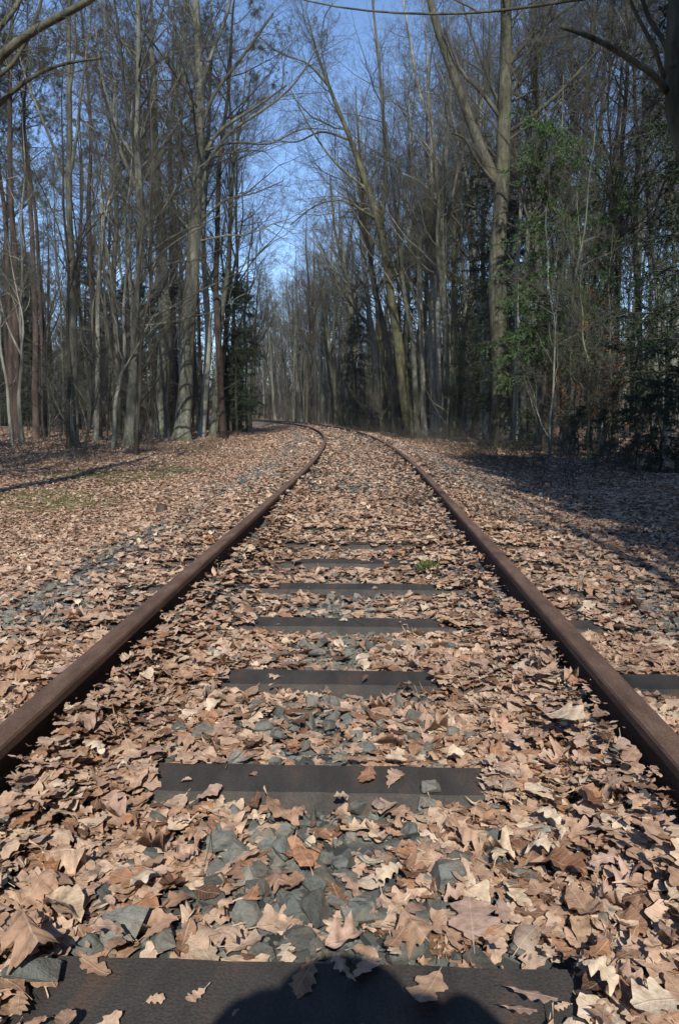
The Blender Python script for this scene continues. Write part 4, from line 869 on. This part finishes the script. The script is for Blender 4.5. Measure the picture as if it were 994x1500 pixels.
# ------------------------------------------------------------------ small things
M['dry_grass'] = flat('dry_grass', [(0, (.12, .085, .05)), (1, (.3, .22, .13))], .8, island=True)
m = MB(); rng = RS(98); n = 9000; y = rng.uniform(12, 45, n); u = np.where(rng.rand(n) < .6, -4.2 - rng.exponential(2.2, n), 2.9 + rng.exponential(1.6, n)); k = blotch(u, y, 1.1, 9) > .1; y, u = y[k], u[k]; n = len(y); x = xc(y) + u
D = rng.normal(0, .6, (n, 3)); D[:, 2] = rng.uniform(.3, 1, n); D /= np.linalg.norm(D, axis=1, keepdims=True)
m.diamonds(np.stack([x, y, gz(x, y) + .01], -1), D, rng.uniform(.12, .38, n), np.full(n, .009), rng); tag(m.build('dry_grass', M['dry_grass'], smooth=False), 'straw coloured dead grass along both wood edges', 'grass', kind='stuff')
def grass(cx, cy, n, rad, h, seed, mb=None):
    rng = RS(seed); m = mb or MB(); a = rng.uniform(0, 6.28, n); r = rad * np.sqrt(rng.rand(n)); x = cx + r * np.cos(a); y = cy + r * np.sin(a); P = np.stack([x, y, gz(x, y) + .01], -1)
    D = rng.normal(0, .5, (n, 3)); D[:, 2] = rng.uniform(.5, 1, n); D /= np.linalg.norm(D, axis=1, keepdims=True); m.diamonds(P, D, rng.uniform(.5, 1, n) * h, np.full(n, .008), rng); return m
g = ground_hit(625, 838); m = grass(0, 0, 90, .05, .09, 401); m.V[0][:, 2] -= float(gz(0, 0)) + .0
o = m.build('grass_tuft', M['grass'], smooth=False); o.location = (g[0], g[1], -.03); tag(o, 'small green weed tuft growing between the rails near the right rail', 'weed')
m = MB()
for k, p in enumerate(MOSS): grass(p[0], p[1], 700, .7, .07, 410 + k, m)
tag(m.build('grass_patches', M['grass'], smooth=False), 'short green grass and moss patches in the clearing on the left', 'grass', kind='stuff')
def stick(p0, p1, r, label, mat, name='stick'):
    rng = RS(len(label)); q = spline([p0, (np.array(p0) + p1) / 2 + rng.normal(0, .01, 3), p1], 8); o_ = q[0].copy(); m = MB(); m.tube(q - o_, np.linspace(r, r * .6, 8), 7, cap=True); o = m.build(name, mat); o.location = o_; tag(o, label, 'stick')
a = ground_hit(525, 1272); b_ = ground_hit(562, 1284); stick(a + ez * .03, b_ + ez * .035, .004, 'short whitish stick lying on stones in the middle of the nearest gap', M['pale'])
m = MB(); rng = RS(77); n = 420; y = np.concatenate([rng.uniform(1.3, 5, 30), rng.uniform(5, 26, n - 30)]); x = xc(y) + np.concatenate([rng.uniform(-1.6, 1.6, 30), rng.uniform(-9, 7, n - 30)]); x = np.where(np.abs(np.abs(lat(x, y)) - .753) < .3, x + .6, x)
a = rng.uniform(0, 6.28, n); L = rng.uniform(.1, .6, n) * np.where(y < 5, .3, 1); P = np.zeros((n, 5, 3)); 
for k in range(5):
    P[:, k, 0] = x + np.cos(a) * L * (k / 4 - .5) + rng.normal(0, .012, n) * L * 3; P[:, k, 1] = y + np.sin(a) * L * (k / 4 - .5) + rng.normal(0, .012, n) * L * 3; P[:, k, 2] = gz(P[:, k, 0], P[:, k, 1]) + .045 + rng.uniform(0, .02, n)
m.tube(P, (np.where(y < 5, rng.uniform(.0008, .0018, n), rng.uniform(.002, .006, n)))[:, None] * np.linspace(1, .5, 5)[None], 5, cap=True); tag(m.build('fallen_twigs', M['twig']), 'scattered thin twigs lying on the leaf carpet', 'twigs', kind='stuff')
# broken snag and stump
b = ground_hit(205, 645); t = empty('broken_snag', b, 0, 'pale broken stub leaning beside the leaning grey tree', 'tree stump'); ax = spline([(0, 0, -.05), (-.08, 0, .4), (-.22, .05, .85), (-.3, .05, 1.05)], 10); m = trunk_mesh(ax, np.linspace(.1, .045, 10), RS(5), 10); m.build('trunk', M['pale'], t)
b = ground_hit(237, 753); t = empty('tree_stump', b, 0, 'tiny brown stump poking from the leaves left of the left rail', 'tree stump'); m = MB(); m.tube(np.array([(0, 0, -.03), (0, 0, .03), (.005, 0, .09), (.006, 0, .1)]), np.array([.075, .06, .05, .045]), 10, cap=True); m.build('trunk', M['pine'], t)

# ------------------------------------------------------------------ the photographer, crouching behind the camera: only the shadow falls into the picture
cloth = flat('dark_jacket', [(0, (.03, .035, .05)), (1, (.05, .055, .07))], .9); skin = flat('skin', [(0, (.5, .3, .22)), (1, (.58, .37, .28))], .6); jeans = flat('hat_cloth', [(0, (.05, .045, .035)), (1, (.08, .07, .055))], .9)
def skin_fig(name, verts, edges, radii, mat, parent, root=0, sub=2):
    me = bpy.data.meshes.new(name); me.from_pydata(verts, edges, []); o = link(name, me, mat, parent)
    md = o.modifiers.new('Skin', 'SKIN'); 
    for i, r in enumerate(radii): me.skin_vertices[0].data[i].radius = (r, r) if not isinstance(r, tuple) else r; me.skin_vertices[0].data[i].use_root = (i == root)
    s = o.modifiers.new('Sub', 'SUBSURF'); s.levels = sub; s.render_levels = sub; return o
def add_skin_layer(me):
    pass
pt = empty('person', (.125, -.45, 0.0), 0, 'crouching photographer in dark jacket and brimmed hat whose shadow falls on the sleeper', 'person')
bx, by, bz = .08, -.45, float(gz(.08, -.45))
J = [(0, -.12, .34), (0, -.06, .50), (0, .04, .70), (0, .12, .84), (0, .18, .90), (0, .22, .965), (0, .23, 1.035),            # 0-6 pelvis..head
     (-.17, .10, .82), (-.27, .26, .78), (-.13, .40, .925), (.17, .10, .82), (.29, .26, .84), (.14, .40, .93),                # arms 7-12 (shoulder, elbow, wrist)
     (-.11, -.08, .34), (-.16, .30, .48), (-.14, .02, .09), (-.14, .2, .05), (.11, -.08, .34), (.16, .22, .14), (.14, -.22, .08), (.14, -.34, .1)]
E = [(0, 1), (1, 2), (2, 3), (3, 4), (4, 5), (5, 6), (3, 7), (7, 8), (8, 9), (3, 10), (10, 11), (11, 12), (0, 13), (13, 14), (14, 15), (15, 16), (0, 17), (17, 18), (18, 19), (19, 20)]
RAD = [.15, .14, .16, .13, .06, .085, .06, .075, .055, .045, .075, .055, .05, .1, .075, .05, .04, .1, .075, .05, .04]
me = bpy.data.meshes.new('body'); me.from_pydata(J, E, []); body = link('body', me, cloth, pt)
md = body.modifiers.new('Skin', 'SKIN')
if not me.skin_vertices:
    bpy.context.view_layer.objects.active = body; bpy.ops.mesh.customdata_skin_add()
for i, r in enumerate(RAD): me.skin_vertices[0].data[i].radius = (r, r); me.skin_vertices[0].data[i].use_root = (i == 0)
s_ = body.modifiers.new('Sub', 'SUBSURF'); s_.levels = 2; s_.render_levels = 2
bm = bmesh.new(); prof = [(.165, 1.03), (.17, 1.035), (.135, 1.05), (.118, 1.06), (.11, 1.105), (.08, 1.135), (.0, 1.145)]; S = 28; rings = []
for (r, z) in prof: rings.append([bm.verts.new((r * math.cos(q * 2 * math.pi / S) * .95, .2 + r * .95 * math.sin(q * 2 * math.pi / S), z + .04 * math.cos(2 * q * 2 * math.pi / S) * (r > .15) - .02)) for q in range(S)] if r > 0 else [bm.verts.new((0, .2, z - .02))])
for a_, b2 in zip(rings[:-1], rings[1:]):
    for q in range(S):
        if len(b2) == 1: bm.faces.new([a_[q], a_[(q + 1) % S], b2[0]])
        else: bm.faces.new([a_[q], a_[(q + 1) % S], b2[(q + 1) % S], b2[q]])
me = bpy.data.meshes.new('hat'); bm.to_mesh(me); bm.free(); h = link('hat', me, jeans, pt); sm = h.modifiers.new('Solid', 'SOLIDIFY'); sm.thickness = .006

bm = bmesh.new(); box_bm(bm, (0, 0, 0), (.105, .06, .145), .012); me = bpy.data.meshes.new('camera_body'); bm.to_mesh(me); bm.free()
blk = flat('black_plastic', [(0, (.02, .02, .02)), (1, (.03, .03, .03))], .5)
hc = empty('handheld_camera', (.14, -.10, .935), 0, 'black upright camera held to the crouching photographer face, part of the shadow', 'camera'); link('camera_body', me, blk, hc)
m = MB(); m.tube(np.array([(0, -.03, 0), (0, -.05, 0), (0, -.07, 0)]), np.array([.02, .022, .025]), 14, cap=True); m.build('eyepiece', blk, hc)

# ------------------------------------------------------------------ thin spring haze
bm = bmesh.new(); bmesh.ops.create_cube(bm, size=1)
for v in bm.verts: v.co = Vector((v.co.x * 860, v.co.y * 960 + 150, (v.co.z + .5) * 41 - 2.5))
me = bpy.data.meshes.new('haze'); bm.to_mesh(me); bm.free(); hz = bpy.data.materials.new('haze'); hz.use_nodes = True; nt = hz.node_tree; nt.nodes.clear()
pv = N(nt, 'ShaderNodeVolumePrincipled', Density=.0002); pv.inputs['Color'].default_value = (.93, .95, 1, 1); ot = nt.nodes.new('ShaderNodeOutputMaterial'); nt.links.new(pv.outputs[0], ot.inputs['Volume'])
tag(link('haze', me, hz), 'faint pale haze hanging over the far end of the line', kind='stuff')

# ------------------------------------------------------------------ light, sky, camera
EL, AZ = R_(38.5), R_(3.5)
sd = Vector((math.sin(AZ) * math.cos(EL), -math.cos(AZ) * math.cos(EL), math.sin(EL)))
ld = bpy.data.lights.new('sun', 'SUN'); ld.energy = 4.3; ld.angle = R_(.53); ld.color = (1, .95, .87)
lo = bpy.data.objects.new('sun', ld); COL.objects.link(lo); lo.rotation_euler = (-sd).to_track_quat('-Z', 'Y').to_euler()
w = bpy.data.worlds.new('World'); sc.world = w; w.use_nodes = True; nt = w.node_tree
sky = nt.nodes.new('ShaderNodeTexSky'); sky.sky_type = 'NISHITA'; sky.sun_disc = False; sky.sun_elevation = EL; sky.sun_rotation = math.pi - AZ; sky.ozone_density = 4.0; sky.altitude = 1800; sky.air_density = 1.0; sky.dust_density = .0
nt.links.new(sky.outputs[0], nt.nodes['Background'].inputs[0]); nt.nodes['Background'].inputs[1].default_value = .15
cd = bpy.data.cameras.new('camera'); co = bpy.data.objects.new('camera', cd); COL.objects.link(co); sc.camera = co
cd.sensor_fit = 'VERTICAL'; cd.sensor_height = 23.5; cd.lens = FPX / 1500 * 23.5; cd.clip_end = 2000; cd.clip_start = .05
co.location = CAM.tolist(); co.rotation_euler = (math.pi / 2 - PITCH, 0, YAW)
sc.view_settings.view_transform = 'Standard'; sc.view_settings.look = 'None'; sc.view_settings.exposure = 0.52; sc.view_settings.gamma = 1.0
print('objects', len(COL.objects), nl, nr)
